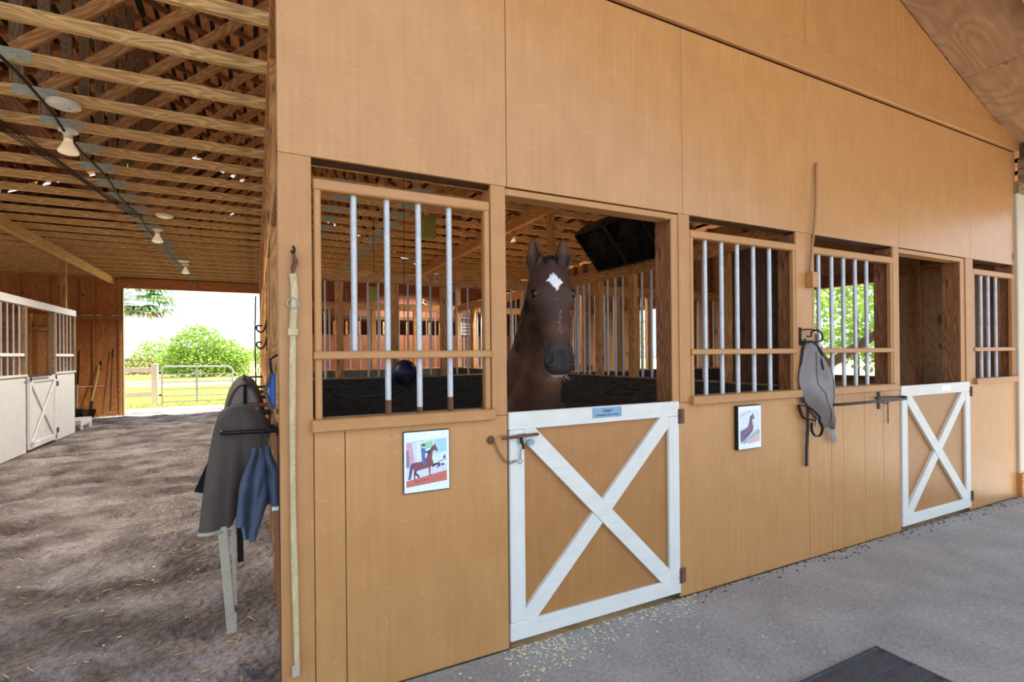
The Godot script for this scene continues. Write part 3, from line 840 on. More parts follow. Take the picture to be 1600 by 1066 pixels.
func porch() -> void:
	var w := setting("ceiling", "weathered plywood porch ceiling on the roof slope", "ceiling")
	var a := atan(PITCH)
	var run := 1.22 * cos(a)
	for s in [-1.0, 1.0]:
		var b := Basis(Vector3(0, 0, 1), -a * s)
		for i in 10:
			var x0: float = EAVE_X + 1.2 - i * run  # starts at the unseen overhang, lengthened to dim this end of the wall
			var x: float = x0 - run / 2
			if x < RIDGE_X: continue
			var xx: float = RIDGE_X + s * (x - RIDGE_X)
			for j in 2:
				piece("plywood_sheet", w, Vector3(xx, roof_y(xx) + 0.012, 0.61 + j * 1.22), Vector3(1.217, 0.014, 1.217), M.ply_grey, b, 0.002, 0)
		var m := MB.new()
		m.box(Vector3(RIDGE_X + s * 4.91, roof_y(RIDGE_X) + 0.16 - PITCH * 4.91, 1.42), Vector3(9.82 / cos(a), 0.015, 2.84), b, 0.0, 2)
		put("roofing", m.mesh(), M.roof_metal, w)
		for z in [0.66, 1.26, 1.86, 2.42, 2.80]:
			strut("rafter", w, Vector3(RIDGE_X + s * 9.75, roof_y(RIDGE_X + s * 9.75) - 0.07, z), Vector3(RIDGE_X, roof_y(RIDGE_X) - 0.07, z), 0.14, 0.04, Vector3(0, 0, 1), M.ply_grey)
	var o := setting("trim_1", "porch eave beam on cream posts", "beam")
	piece("eave_beam", o, Vector3(7.20, 3.36, 1.40), Vector3(0.14, 0.24, 2.8), M.grey_wood)
	piece("eave_block", o, Vector3(7.10, 3.55, 0.08), Vector3(0.07, 0.16, 0.09), M.dark_wood)
	for z in [-0.02, 2.65]:
		var p := thing("porch_post", "broad cream painted post at the end of the tan stable front" if z < 1 else "cream painted porch post holding the eave beam", "post", Vector3(7.22, 0, z))
		piece("shaft", p, Vector3(0, 1.62, 0), Vector3(0.36, 3.24, 0.09 if z < 1 else 0.2), M.cream, Basis(), 0.008, 1)
		piece("base_block", p, Vector3(0, 0.12, 0.012), Vector3(0.38, 0.24, 0.11 if z < 1 else 0.22), M.frame_wood, Basis(), 0.006, 0)
		piece("cap_block", p, Vector3(0, 3.17, 0.008), Vector3(0.38, 0.12, 0.11), M.grey_wood, Basis(), 0.006, 0)

# ---------------------------------------------------------------- stable front
func lettering(parent: Node3D, text: String, at: Vector3, size: float, material: Material, called := "lettering") -> void:
	var t := TextMesh.new()
	var f := SystemFont.new()
	f.font_names = PackedStringArray(["Droid Sans"])
	f.font_weight = 700
	t.font = f
	t.text = text
	t.font_size = 24
	t.pixel_size = size / 24.0
	t.depth = 0.0012
	put(called, t, material, parent, at)

func stall_door(x0: float, x1: float, which: int) -> void:
	var w := x1 - x0
	var o := thing("stall_door", ["white-framed tan stall door with a blue name tag, the horse above it", "white-framed tan stall door of the empty stall, near the cream post"][which], "stall door", Vector3(x0, 0, 0))
	var y0 := 0.035
	var y1 := 1.213
	piece("panel", o, Vector3(w / 2, (y0 + y1) / 2, -0.022), Vector3(w - 0.01, y1 - y0 - 0.01, 0.02), M.tan_door, Basis(), 0.002, 1)
	var bw := 0.092
	piece("top_rail", o, Vector3(w / 2, y1 - bw / 2, 0.0), Vector3(w, bw, 0.024), M.white_paint, Basis(), 0.004)
	piece("bottom_rail", o, Vector3(w / 2, y0 + bw / 2, 0.0), Vector3(w, bw, 0.024), M.white_paint, Basis(), 0.004)
	for s in [bw / 2, w - bw / 2]:
		piece("stile", o, Vector3(s, (y0 + y1) / 2, 0.0), Vector3(bw - 0.006, y1 - y0 - bw * 2 - 0.002, 0.024), M.white_paint, Basis(), 0.004)
	var L := bw - 0.004
	var Rr := w - bw + 0.004
	var T := y1 - bw + 0.002
	var Bm := y0 + bw - 0.002
	var al := atan2(T - Bm, Rr - L)
	var hx := bw * 0.5 / sin(al)
	var hy := bw * 0.5 / cos(al)
	var back := PackedVector2Array([Vector2(L, T), Vector2(L + hx, T), Vector2(Rr, Bm + hy), Vector2(Rr, Bm), Vector2(Rr - hx, Bm), Vector2(L, T - hy)])
	var fore := PackedVector2Array([Vector2(L, Bm), Vector2(L + hx, Bm), Vector2(Rr, T - hy), Vector2(Rr, T), Vector2(Rr - hx, T), Vector2(L, Bm + hy)])
	var wide := PackedVector2Array([Vector2(L - 0.3, T + 0.3 * tan(al) + hy + 0.003), Vector2(Rr + 0.3, Bm - 0.3 * tan(al) + hy + 0.003), Vector2(Rr + 0.3, Bm - 0.3 * tan(al) - hy - 0.003), Vector2(L - 0.3, T + 0.3 * tan(al) - hy - 0.003)])
	var pb := MB.new()
	pb.prism(back, 0.024, Transform3D(Basis(), Vector3(0, 0, 0.014)))
	put("brace", pb.mesh(), M.white_paint, o)
	for half in Geometry2D.clip_polygons(fore, wide):
		pb = MB.new()
		pb.prism(half, 0.022, Transform3D(Basis(), Vector3(0, 0, 0.010)))
		put("brace", pb.mesh(), M.white_paint, o)
	for y in [0.14, 1.12]:
		var h := piece("hinge", o, Vector3(w + 0.012, y, 0.014), Vector3(0.05, 0.09, 0.005), M.rust, Basis(), 0.001)
		rod("hinge_pin", h, [Vector3(-0.012, -0.045, 0.004), Vector3(-0.012, 0.045, 0.004)], 0.006, M.rust, 6)
	if which == 0:
		var l := piece("latch", o, Vector3(0.07, 1.075, 0.017), Vector3(0.05, 0.05, 0.012), M.zinc, Basis(), 0.002)
		rod("bolt", l, [Vector3(-0.12, 0.012, 0.014), Vector3(0.09, 0.018, 0.014)], 0.008, M.rust, 8)
		rod("thumb_turn", l, [Vector3(-0.01, 0.01, 0.014), Vector3(0.0, -0.05, 0.02)], 0.007, M.iron, 8)
		var sn := MB.new()
		sn.lathe([[0.0, -0.008], [0.019, -0.008], [0.021, 0.0], [0.019, 0.008], [0.0, 0.008]], 14, Transform3D(Basis(Vector3(1, 0, 0), PI / 2).scaled(Vector3(1, 0.75, 1)), Vector3(0.045, -0.02, 0.014)))
		put("latch_cap", sn.mesh(), M.tag_blue, l)
		rod("snap_hook", l, [Vector3(-0.01, -0.04, 0.016), Vector3(-0.018, -0.075, 0.016), Vector3(-0.02, -0.10, 0.016)], 0.005, M.zinc, 6)
		var ring := []
		for k in 13: ring.append(Vector3(-0.02 + cos(TAU * k / 12) * 0.012, -0.112 + sin(TAU * k / 12) * 0.012, 0.016))
		rod("ring", l, ring, 0.003, M.zinc, 6)
		var tag := piece("name_tag", o, Vector3(0.62, 1.178, 0.0145), Vector3(0.20, 0.055, 0.004), M.tag_blue, Basis(), 0.001)
		lettering(tag, "CASEY", Vector3(0.0, 0.009, 0.002), 0.022, M.ink)
		var sm := MB.new()   # the second line is worn beyond reading: short dark strokes
		var sx := -0.075
		while sx < 0.075:
			var sw := rng.randf_range(0.003, 0.008)
			sm.box(Vector3(sx + sw / 2, -0.014 + rng.randf_range(-0.001, 0.001), 0.0023), Vector3(sw, rng.randf_range(0.004, 0.008), 0.0008), Basis(), 0.0)
			sx += sw + rng.randf_range(0.0015, 0.004)
		put("worn_print", sm.mesh(), M.ink, tag)
	else:
		piece("name_tag", o, Vector3(0.72, 1.17, 0.014), Vector3(0.17, 0.045, 0.003), M.paper, Basis(), 0.001)

func grilles() -> void:
	var spec := [
		[0.285, 1.122, [0.46, 0.61, 0.76, 0.915], "barred window grille with rusty bar feet beside the hanging strap"],
		[2.50, 3.535, [2.66, 2.81, 2.96, 3.12, 3.285], "barred window grille above the narrow framed horse print"],
		[3.715, 4.785, [3.84, 4.0, 4.15, 4.305, 4.46], "barred window grille with the trees showing through it"],
		[6.15, 7.005, [6.22, 6.38, 6.53, 6.69], "barred window grille beside the cream porch post"]]
	for s in spec:
		var x0: float = s[0]
		var w: float = s[1] - x0
		var o := thing("window_grille", s[3], "window grille", Vector3(x0, 1.2, 0))
		piece("sill", o, Vector3(w / 2, 0.01, 0.004), Vector3(w + 0.03, 0.055, 0.06), M.tan_trim, Basis(), 0.006)
		piece("sill_ledge", o, Vector3(w / 2, 0.018, -0.075), Vector3(w, 0.03, 0.10), M.grey_wood, Basis(), 0.004)
		piece("top_rail", o, Vector3(w / 2, 1.06, -0.022), Vector3(w, 0.05, 0.05), M.tan_trim, Basis(), 0.006)
		piece("middle_rail", o, Vector3(w / 2, 0.315, 0.0), Vector3(w + 0.006, 0.036, 0.026), M.tan_trim, Basis(), 0.005)
		for e in [0.018, w - 0.014]:
			piece("stile", o, Vector3(e, 0.54, -0.02), Vector3(0.03, 1.02, 0.035), M.tan_trim, Basis(), 0.005)
		var k := 0
		for b in s[2]:
			var foot := 0.32 if (x0 < 0.5 and k == 0) else 0.03
			var bar := rod("bar", o, [Vector3(b - x0, foot, -0.032), Vector3(b - x0, 1.05, -0.032)], 0.0145, M.steel, 12)
			if x0 < 0.5 and k > 0: rod("rusted_foot", bar, [Vector3(b - x0, 0.03, -0.032), Vector3(b - x0, 0.065 + 0.04 * (k % 2), -0.032)], 0.0149, M.rust, 12)
			k += 1

# ---------------------------------------------------------------- horse
var prims := []
func pm(a: Vector3, b: Vector3, ra: float, rb: float) -> void: prims.append([a, b, ra, rb])

static func seg(p: Vector3, q: Array) -> float:
	var a: Vector3 = q[0]
	var d: Vector3 = q[1] - a
	var t := clampf((p - a).dot(d) / maxf(d.length_squared(), 1e-9), 0, 1)
	return (p - a - d * t).length() - lerpf(q[2], q[3], t)

func field(p: Vector3, near: Array, cuts: Array, k: float) -> float:
	var d := 9.0
	for q in near:
		var e := seg(p, q)
		var h := maxf(k - absf(d - e), 0.0) / k
		d = minf(d, e) - h * h * k * 0.25
	for q in cuts:
		var e := -seg(p, q)
		var h := maxf(0.008 - absf(d - e), 0.0) / 0.008
		d = maxf(d, e) + h * h * 0.002
	return d

func nets(m: MB, lo: Vector3, hi: Vector3, h: float, cuts: Array, k: float, skip: AABB, tint: Callable) -> void:
	var nx := int((hi.x - lo.x) / h) + 2
	var ny := int((hi.y - lo.y) / h) + 2
	var nzz := int((hi.z - lo.z) / h) + 2
	var val := PackedFloat32Array()
	val.resize(nx * ny * nzz)
	val.fill(99.0)
	var vid := PackedInt32Array()
	vid.resize(nx * ny * nzz)
	vid.fill(-1)
	var B := 8
	var R := B * h * 0.87
	var verts := []
	var norms := []
	var cells := []
	for bz in range(0, nzz, B):
		for by in range(0, ny, B):
			for bx in range(0, nx, B):
				var c := lo + Vector3(bx + B * 0.5, by + B * 0.5, bz + B * 0.5) * h
				var near := []
				var best := 9.0
				for q in prims:
					var e := seg(c, q)
					best = minf(best, e)
					if e < R + k: near.append(q)
				if best > R + 0.01 or best < -R - 0.08: continue
				var nc := []
				for q in cuts:
					if seg(c, q) < R + 0.01: nc.append(q)
				for z in range(bz, mini(bz + B + 1, nzz)):
					for y in range(by, mini(by + B + 1, ny)):
						for x in range(bx, mini(bx + B + 1, nx)):
							var id := (z * ny + y) * nx + x
							if val[id] > 98.0: val[id] = field(lo + Vector3(x, y, z) * h, near, nc, k)
				for z in range(bz, mini(bz + B, nzz - 1)):
					for y in range(by, mini(by + B, ny - 1)):
						for x in range(bx, mini(bx + B, nx - 1)):
							var id := (z * ny + y) * nx + x
							var cv := [val[id], val[id + 1], val[id + nx], val[id + nx + 1], val[id + nx * ny], val[id + nx * ny + 1], val[id + nx * ny + nx], val[id + nx * ny + nx + 1]]
							var mask := 0
							for i in 8:
								if cv[i] < 0.0: mask |= 1 << i
							if mask == 0 or mask == 255: continue
							var s := Vector3.ZERO
							var cnt := 0
							for e in EDGES:
								var a: float = cv[e[0]]
								var b: float = cv[e[1]]
								if (a < 0.0) != (b < 0.0):
									var t := a / (a - b)
									s += Vector3(e[0] & 1, (e[0] >> 1) & 1, e[0] >> 2).lerp(Vector3(e[1] & 1, (e[1] >> 1) & 1, e[1] >> 2), t)
									cnt += 1
							s /= cnt
							var g := Vector3(cv[1] + cv[3] + cv[5] + cv[7] - cv[0] - cv[2] - cv[4] - cv[6], cv[2] + cv[3] + cv[6] + cv[7] - cv[0] - cv[1] - cv[4] - cv[5], cv[4] + cv[5] + cv[6] + cv[7] - cv[0] - cv[1] - cv[2] - cv[3])
							vid[id] = verts.size()
							verts.append(lo + (Vector3(x, y, z) + s) * h)
							norms.append(g.normalized())
							cells.append(Vector3i(x, y, z))
	var cols := []
	for p in verts: cols.append(tint.call(p))
	var step := [1, nx, nx * ny]
	for ci in cells.size():
		var c: Vector3i = cells[ci]
		var id := (c.z * ny + c.y) * nx + c.x
		for ax in 3:
			var i := (ax + 1) % 3
			var j := (ax + 2) % 3
			if c[i] == 0 or c[j] == 0: continue
			if (val[id] < 0.0) == (val[id + step[ax]] < 0.0): continue
			var q := [vid[id], vid[id - step[i]], vid[id - step[i] - step[j]], vid[id - step[j]]]
			if q.min() < 0: continue
			if skip.size.x > 0 and skip.has_point(verts[q[0]]): continue
			for t in [[0, 1, 2], [0, 2, 3]]:
				var a: int = q[t[0]]
				var b: int = q[t[1]]
				var d: int = q[t[2]]
				var nn: Vector3 = (verts[b] - verts[a]).cross(verts[d] - verts[a])
				var o := [a, b, d] if nn.dot(norms[a]) < 0.0 else [a, d, b]
				for w in o:
					m.v.append(verts[w]); m.n.append(norms[w]); m.uv.append(Vector2.ZERO); m.c.append(cols[w])

const EDGES := [[0, 1], [2, 3], [4, 5], [6, 7], [0, 2], [1, 3], [4, 6], [5, 7], [0, 4], [1, 5], [2, 6], [3, 7]]

func horse() -> void:
	var PO := Vector3(1.55, 2.035, -0.13)
	var MU := Vector3(1.455, 1.405, 0.14)
	var D := (MU - PO).normalized()
	var S := Vector3(0.945, 0.03, 0.325)
	S = (S - D * S.dot(D)).normalized()
	var N := D.cross(S)
	if N.z < 0: N = -N
	var H := func(d: float, n: float, s: float) -> Vector3: return PO + D * d + N * n + S * s
	prims.clear()
	# skull and face
	pm(H.call(0.05, -0.035, 0), H.call(0.20, -0.035, 0), 0.085, 0.10)
	for s in [-1.0, 1.0]:
		pm(H.call(0.10, -0.03, s * 0.03), H.call(0.21, -0.02, s * 0.045), 0.070, 0.070)      # brow
		pm(H.call(0.20, -0.012, s * 0.075), H.call(0.245, -0.03, s * 0.078), 0.040, 0.036)     # eye socket
		pm(H.call(0.22, -0.03, s * 0.03), H.call(0.50, -0.025, s * 0.026), 0.064, 0.044)        # nose sides
		pm(H.call(0.27, -0.055, s * 0.068), H.call(0.40, -0.045, s * 0.05), 0.018, 0.012)      # cheek crest
		pm(H.call(0.15, -0.16, s * 0.048), H.call(0.28, -0.165, s * 0.045), 0.058, 0.064)      # jowl
		pm(H.call(0.29, -0.15, s * 0.036), H.call(0.50, -0.10, s * 0.016), 0.045, 0.034)       # jaw bar
		pm(H.call(0.55, -0.03, s * 0.032), H.call(0.615, -0.04, s * 0.032), 0.042, 0.041)      # muzzle
		pm(H.call(0.560, 0.002, s * 0.042), H.call(0.610, -0.016, s * 0.050), 0.027, 0.027)   # nostril rim
	pm(H.call(0.20, -0.025, 0), H.call(0.53, -0.006, 0), 0.082, 0.040)                        # nasal bone
	pm(H.call(0.12, -0.10, 0), H.call(0.42, -0.075, 0), 0.09, 0.058)
	pm(H.call(0.645, -0.045, -0.03), H.call(0.645, -0.045, 0.03), 0.030, 0.030)              # upper lip
	pm(H.call(0.625, -0.108, -0.015), H.call(0.625, -0.108, 0.015), 0.033, 0.033)            # chin
	pm(H.call(0.50, -0.09, 0), H.call(0.62, -0.09, 0), 0.042, 0.034)
	# ears
	var cuts := []
	for s in [-1.0, 1.0]:
		var base: Vector3 = H.call(0.035, -0.045, s * 0.075)
		var up: Vector3 = (Vector3.UP + S * s * 0.06 + N * 0.05).normalized()
		var fwd: Vector3 = (Vector3(-0.40, 0, 0.92) + S * s * 0.35).normalized()
		pm(base - up * 0.02, base + up * 0.065, 0.036, 0.044)
		pm(base + up * 0.065, base + up * 0.135, 0.044, 0.026)
		pm(base + up * 0.135, base + up * 0.18, 0.026, 0.007)
		cuts.append([base + up * 0.03 + fwd * 0.030, base + up * 0.085 + fwd * 0.033, 0.018, 0.034])
		cuts.append([base + up * 0.085 + fwd * 0.033, base + up * 0.155 + fwd * 0.022, 0.034, 0.012])
		cuts.append([H.call(0.572, 0.037, s * 0.042), H.call(0.613, 0.014, s * 0.060), 0.012, 0.021])   # nostril
	cuts.append([H.call(0.658, -0.084, -0.055), H.call(0.672, -0.080, 0.0), 0.006, 0.008])
	cuts.append([H.call(0.672, -0.080, 0.0), H.call(0.658, -0.084, 0.055), 0.008, 0.006])
	# neck, trunk and legs
	var nk := [Vector3(1.575, 1.95, -0.24), Vector3(1.60, 1.72, -0.36), Vector3(1.62, 1.45, -0.50), Vector3(1.64, 1.18, -0.66)]
	var nr := [0.085, 0.105, 0.14, 0.20]
	for i in 3: pm(nk[i], nk[i + 1], nr[i], nr[i + 1])
	pm(Vector3(1.60, 1.70, -0.20), Vector3(1.61, 1.38, -0.33), 0.075, 0.12)
	pm(Vector3(1.61, 1.38, -0.33), Vector3(1.62, 1.05, -0.50), 0.12, 0.19)
	pm(Vector3(1.56, 1.06, -0.62), Vector3(1.52, 0.88, -0.66), 0.19, 0.17)
	pm(Vector3(1.74, 1.06, -0.58), Vector3(1.76, 0.88, -0.60), 0.19, 0.17)
	pm(Vector3(1.69, 1.06, -0.80), Vector3(1.98, 1.0, -1.40), 0.26, 0.30)
	pm(Vector3(1.98, 1.0, -1.40), Vector3(2.25, 1.04, -1.95), 0.30, 0.27)
	pm(Vector3(2.25, 1.06, -1.95), Vector3(2.34, 1.02, -2.10), 0.27, 0.24)
	for s in [-1.0, 1.0]:
		var o: Vector3 = Vector3(0.13, 0, 0.06) * s
		var fl: Vector3 = Vector3(1.63, 0, -0.66) + o
		pm(fl + Vector3(0, 0.85, 0), fl + Vector3(0, 0.47, 0.0), 0.12, 0.055)
		pm(fl + Vector3(0, 0.47, 0.0), fl + Vector3(0, 0.16, -0.01), 0.052, 0.036)
		pm(fl + Vector3(0, 0.16, -0.01), fl + Vector3(-0.02, 0.05, 0.04), 0.042, 0.058)
		var hl: Vector3 = Vector3(2.30, 0, -2.02) + o
		pm(hl + Vector3(0, 0.95, 0), hl + Vector3(-0.04, 0.72, 0.12), 0.19, 0.12)
		pm(hl + Vector3(-0.04, 0.72, 0.12), hl + Vector3(0.07, 0.50, -0.12), 0.11, 0.058)
		pm(hl + Vector3(0.07, 0.50, -0.12), hl + Vector3(0.05, 0.16, -0.08), 0.050, 0.038)
		pm(hl + Vector3(0.05, 0.16, -0.08), hl + Vector3(0.03, 0.05, -0.04), 0.042, 0.058)
	var spots := FastNoiseLite.new()
	spots.seed = 2; spots.frequency = 6.0
	var fine := FastNoiseLite.new()
	fine.seed = 5; fine.frequency = 38.0
	var tint := func(p: Vector3) -> Color:
		var q := p - PO
		var d := q.dot(D)
		var n := q.dot(N)
		var s := q.dot(S)
		var mott := spots.get_noise_3dv(p)
		var grain := fine.get_noise_3dv(p)
		var c := Color(0.060, 0.030, 0.020).lerp(Color(0.115, 0.050, 0.028), clampf(0.5 + mott, 0, 1))
		if d > -0.05 and d < 0.72 and n > -0.25:
			c = c.lerp(Color(0.038, 0.022, 0.018), clampf(0.55 + mott * 0.8, 0, 1))
			var muz := smoothstep(0.50, 0.57, d + mott * 0.03)
			c = c.lerp(Color(0.018, 0.015, 0.016), muz * 0.9)
			var rust := smoothstep(0.05, 0.0, absf(d - 0.45) + absf(s + 0.02) * 0.5 - 0.02 - mott * 0.05)
			c = c.lerp(Color(0.17, 0.062, 0.025), rust * 0.35)
			if n > -0.03 and d < 0.62:
				var sx := s - 0.004
				var star := absf(sx) / 0.044 + absf(d - 0.165 - (0.01 if sx > 0 else 0.0)) / 0.056
				if star + grain * 0.35 < 1.0: c = Color(0.80, 0.78, 0.76)
				elif d > 0.12 and d < 0.5 and absf(s - 0.012 - 0.006 * sin(d * 40.0)) < 0.001 + grain * 0.011: c = c.lerp(Color(0.30, 0.18, 0.15), 0.7)
			if d > 0.655 + grain * 0.008 and n < -0.045: c = Color(0.52, 0.43, 0.40)
			if d > 0.632 and n < -0.066 and n > -0.10: c = Color(0.50, 0.40, 0.37)
		if p.y < 0.065: c = Color(0.06, 0.055, 0.05)   # hooves
		return c
	var m := MB.new()
	var hb := AABB(Vector3(1.28, 1.14, -0.66), Vector3(0.62, 1.16, 0.92))
	nets(m, hb.position, hb.end, 0.0072, cuts, 0.030, AABB(), tint)
	nets(m, Vector3(1.0, -0.05, -2.5), Vector3(2.8, 2.2, 0.2), 0.028, [], 0.05, AABB(hb.position + Vector3(0.03, 0.03, 0.03), hb.size - Vector3(0.06, 0.06, 0.06)), tint)
	var o := thing("horse", "dark bay horse with a white star, looking out over the stall door", "horse")
	put("body", m.mesh(true), M.coat, o)
	for s in [-1.0, 1.0]:
		var e := MB.new()
		var prof := []
		for i in 9: prof.append([sin(PI * i / 8) * 0.027, -cos(PI * i / 8) * 0.027])
		e.lathe(prof, 16)
		put("eye", e.mesh(), M.eye, o, H.call(0.217, 0.008, s * 0.100))
	# forelock and mane: loose dark locks
	var lk := MB.new()
	var r := RandomNumberGenerator.new()
	r.seed = 4
	for k in 46:
		var s := r.randf_range(-0.045, 0.045)
		var a: Vector3 = H.call(r.randf_range(-0.045, -0.02), r.randf_range(-0.04, 0.0), s)
		var b: Vector3 = H.call(0.045 + r.randf() * 0.04, 0.047, s * 0.7)
		lk.tube([a, H.call(0.0, 0.035, s), b], 0.003, 5, [0.006, 0.006, 0.0015])
	put("forelock", lk.mesh(), M.mane, o)
	var mn := MB.new()
	for k in 220:
		var t := r.randf() * 2.9
		var i := mini(int(t), 2)
		var c: Vector3 = nk[i].lerp(nk[i + 1], t - i)
		var rr := lerpf(nr[i], nr[i + 1], t - i)
		var back := Vector3(0.35, 0.35, -0.87).normalized()
		var a := c + back * (rr - 0.005) + S * r.randf_range(-0.02, 0.02)
		var side := Vector3(-0.93, 0, -0.35)
		var b := c + (side * 0.85 + back * 0.55).normalized() * (rr + 0.012) + Vector3(0, -0.03, 0)
		var e := c + (side * 1.0 + back * 0.12).normalized() * (rr + 0.010) + Vector3(r.randf_range(-0.02, 0.02), -0.14 - r.randf() * 0.08, 0)
		mn.tube([a, b, e], 0.004, 5, [0.005, 0.0055, 0.0015])
	put("mane", mn.mesh(), M.mane, o)
	var tl := MB.new()
	for k in 40:
		var a := Vector3(2.42 + r.randf_range(-0.03, 0.03), 1.10, -2.30)
		tl.tube([a, a + Vector3(0.06, -0.15, -0.08), a + Vector3(r.randf_range(0.0, 0.12), -0.75, r.randf_range(-0.14, -0.02))], 0.006, 5, [0.008, 0.009, 0.002])
	put("tail", tl.mesh(), M.mane, o)
	var wh := MB.new()
	for k in 26:
		var s := r.randf_range(-0.04, 0.045)
		var a: Vector3 = H.call(0.64 + r.randf() * 0.01, -0.12 + r.randf() * 0.03, s)
		wh.tube([a, a + D * 0.02 + S * s * 0.4, a + D * r.randf_range(0.03, 0.055) + S * s * 0.9], 0.0005, 4, [0.0006, 0.0005, 0.0002])
	put("whisker", wh.mesh(), M.webbing, o)
	o.get_node("whisker").set_meta("kind", "stuff")

# ---------------------------------------------------------------- things on the front wall
func fill_poly(im: Image, pts: Array, c: Color) -> void:
	var pp := PackedVector2Array()
	var y0 := 9999.0
	var y1 := 0.0
	for p in pts:
		pp.append(Vector2(p[0], p[1]))
		y0 = minf(y0, p[1]); y1 = maxf(y1, p[1])
	for y in range(maxi(int(y0), 0), mini(int(y1) + 1, im.get_height())):
		for x in im.get_width():
			if Geometry2D.is_point_in_polygon(Vector2(x + 0.5, y + 0.5), pp): im.set_pixel(x, y, c)

func blot(im: Image, sd: int, amount: float) -> void:
	var f := FastNoiseLite.new()
	f.seed = sd; f.frequency = 0.06
	for y in im.get_height():
		for x in im.get_width():
			var k := 1.0 + f.get_noise_2d(x, y) * amount
			var c := im.get_pixel(x, y)
			im.set_pixel(x, y, Color(clampf(c.r * k, 0, 1), clampf(c.g * k, 0, 1), clampf(c.b * k, 0, 1)))

func print_trotting() -> ImageTexture:
	var im := Image.create(220, 280, false, Image.FORMAT_RGB8)
	im.fill(Color(0.93, 0.98, 0.99))
	var red := Color(0.80, 0.45, 0.40)
	fill_poly(im, [[10, 42], [208, 36], [208, 235], [10, 250]], Color(0.84, 0.88, 0.95))
	fill_poly(im, [[60, 48], [208, 38], [208, 165], [60, 170]], Color(0.86, 0.95, 0.96))
	fill_poly(im, [[76, 55], [140, 45], [140, 75], [80, 90]], Color(0.62, 0.83, 0.70))
	fill_poly(im, [[145, 44], [208, 38], [208, 100], [150, 110]], Color(0.66, 0.86, 0.93))
	fill_poly(im, [[10, 50], [36, 48], [50, 140], [10, 160]], Color(0.85, 0.66, 0.74))
	fill_poly(im, [[10, 85], [22, 82], [26, 160], [10, 165]], Color(0.55, 0.50, 0.65))
	fill_poly(im, [[10, 226], [208, 192], [208, 240], [10, 254]], red)
	fill_poly(im, [[165, 146], [206, 138], [206, 141], [165, 150]], Color(0.55, 0.3, 0.4))
	blot(im, 3, 0.05)
	var horse := Color(0.52, 0.30, 0.34)
	var dk := Color(0.26, 0.19, 0.36)
	fill_poly(im, [[36, 148], [50, 142], [85, 140], [100, 128], [112, 120], [118, 98], [136, 72], [146, 66], [148, 58], [152, 66], [164, 92], [160, 98], [148, 92], [140, 96], [134, 128], [142, 150], [134, 164], [116, 172], [90, 176], [58, 182], [42, 172]], horse)
	fill_poly(im, [[46, 168], [64, 176], [54, 198], [52, 226], [46, 226], [46, 198]], horse)
	fill_poly(im, [[50, 176], [58, 192], [70, 202], [74, 216], [68, 216], [62, 206], [48, 196]], dk)
	fill_poly(im, [[118, 168], [128, 166], [126, 196], [128, 212], [121, 212], [119, 190]], horse)
	fill_poly(im, [[130, 158], [160, 152], [174, 154], [176, 168], [160, 178], [158, 172], [166, 166], [160, 162], [136, 172]], dk)
	fill_poly(im, [[38, 142], [28, 158], [24, 190], [20, 218], [28, 222], [36, 196], [40, 170], [44, 150]], Color(0.30, 0.30, 0.45))
	fill_poly(im, [[136, 72], [118, 98], [108, 120], [112, 122], [124, 104], [140, 78]], dk)
	fill_poly(im, [[82, 78], [98, 76], [104, 92], [124, 98], [122, 104], [100, 104], [102, 128], [106, 160], [92, 158], [84, 130]], Color(0.33, 0.42, 0.72))
	fill_poly(im, [[88, 66], [98, 66], [99, 78], [88, 79]], Color(0.88, 0.76, 0.70))
	fill_poly(im, [[82, 66], [104, 64], [104, 67], [82, 69]], Color(0.12, 0.12, 0.18))
	fill_poly(im, [[87, 59], [99, 58], [99, 66], [87, 66]], Color(0.12, 0.12, 0.18))
	fill_poly(im, [[112, 92], [124, 90], [124, 104], [114, 104]], Color(0.10, 0.12, 0.12))
	fill_poly(im, [[190, 128], [198, 114], [202, 134], [190, 136]], Color(0.25, 0.28, 0.55))
	fill_poly(im, [[176, 160], [192, 156], [198, 164], [184, 170]], Color(0.35, 0.35, 0.45))
	for k in 5: fill_poly(im, [[52 + k * 14, 232 - k * 2], [62 + k * 14, 230 - k * 2], [62 + k * 14, 233 - k * 2], [52 + k * 14, 235 - k * 2]], Color(0.45, 0.18, 0.22))
	blot(im, 8, 0.05)
	im.generate_mipmaps()
	return ImageTexture.create_from_image(im)

func print_standing() -> ImageTexture:
	var im := Image.create(160, 280, false, Image.FORMAT_RGB8)
	im.fill(Color(0.93, 0.97, 0.98))
	fill_poly(im, [[10, 30], [150, 26], [150, 236], [10, 250]], Color(0.86, 0.91, 0.94))
	fill_poly(im, [[10, 60], [84, 24], [84, 36], [10, 72]], Color(0.76, 0.78, 0.82))
	fill_poly(im, [[60, 240], [150, 180], [150, 236], [70, 250]], Color(0.86, 0.74, 0.72))
	fill_poly(im, [[20, 244], [150, 160], [150, 180], [44, 246]], Color(0.66, 0.70, 0.74))
	blot(im, 13, 0.05)
	var h := Color(0.47, 0.38, 0.50)
	fill_poly(im, [[12, 160], [40, 150], [66, 136], [76, 110], [82, 70], [94, 58], [99, 44], [104, 58], [114, 84], [106, 90], [97, 84], [99, 112], [106, 140], [100, 166], [70, 196], [40, 222], [14, 240]], h)
	fill_poly(im, [[82, 70], [74, 112], [66, 136], [72, 134], [84, 108], [92, 66]], Color(0.25, 0.22, 0.32))
	fill_poly(im, [[40, 196], [92, 160], [94, 166], [44, 204]], Color(0.28, 0.24, 0.34))
	for k in 9: fill_poly(im, [[34 + k * 12, 226 - k * 8], [40 + k * 12, 220 - k * 8], [44 + k * 12, 226 - k * 8], [37 + k * 12, 232 - k * 8]], Color(0.38, 0.40, 0.46))
	blot(im, 18, 0.06)
	im.generate_mipmaps()
	return ImageTexture.create_from_image(im)

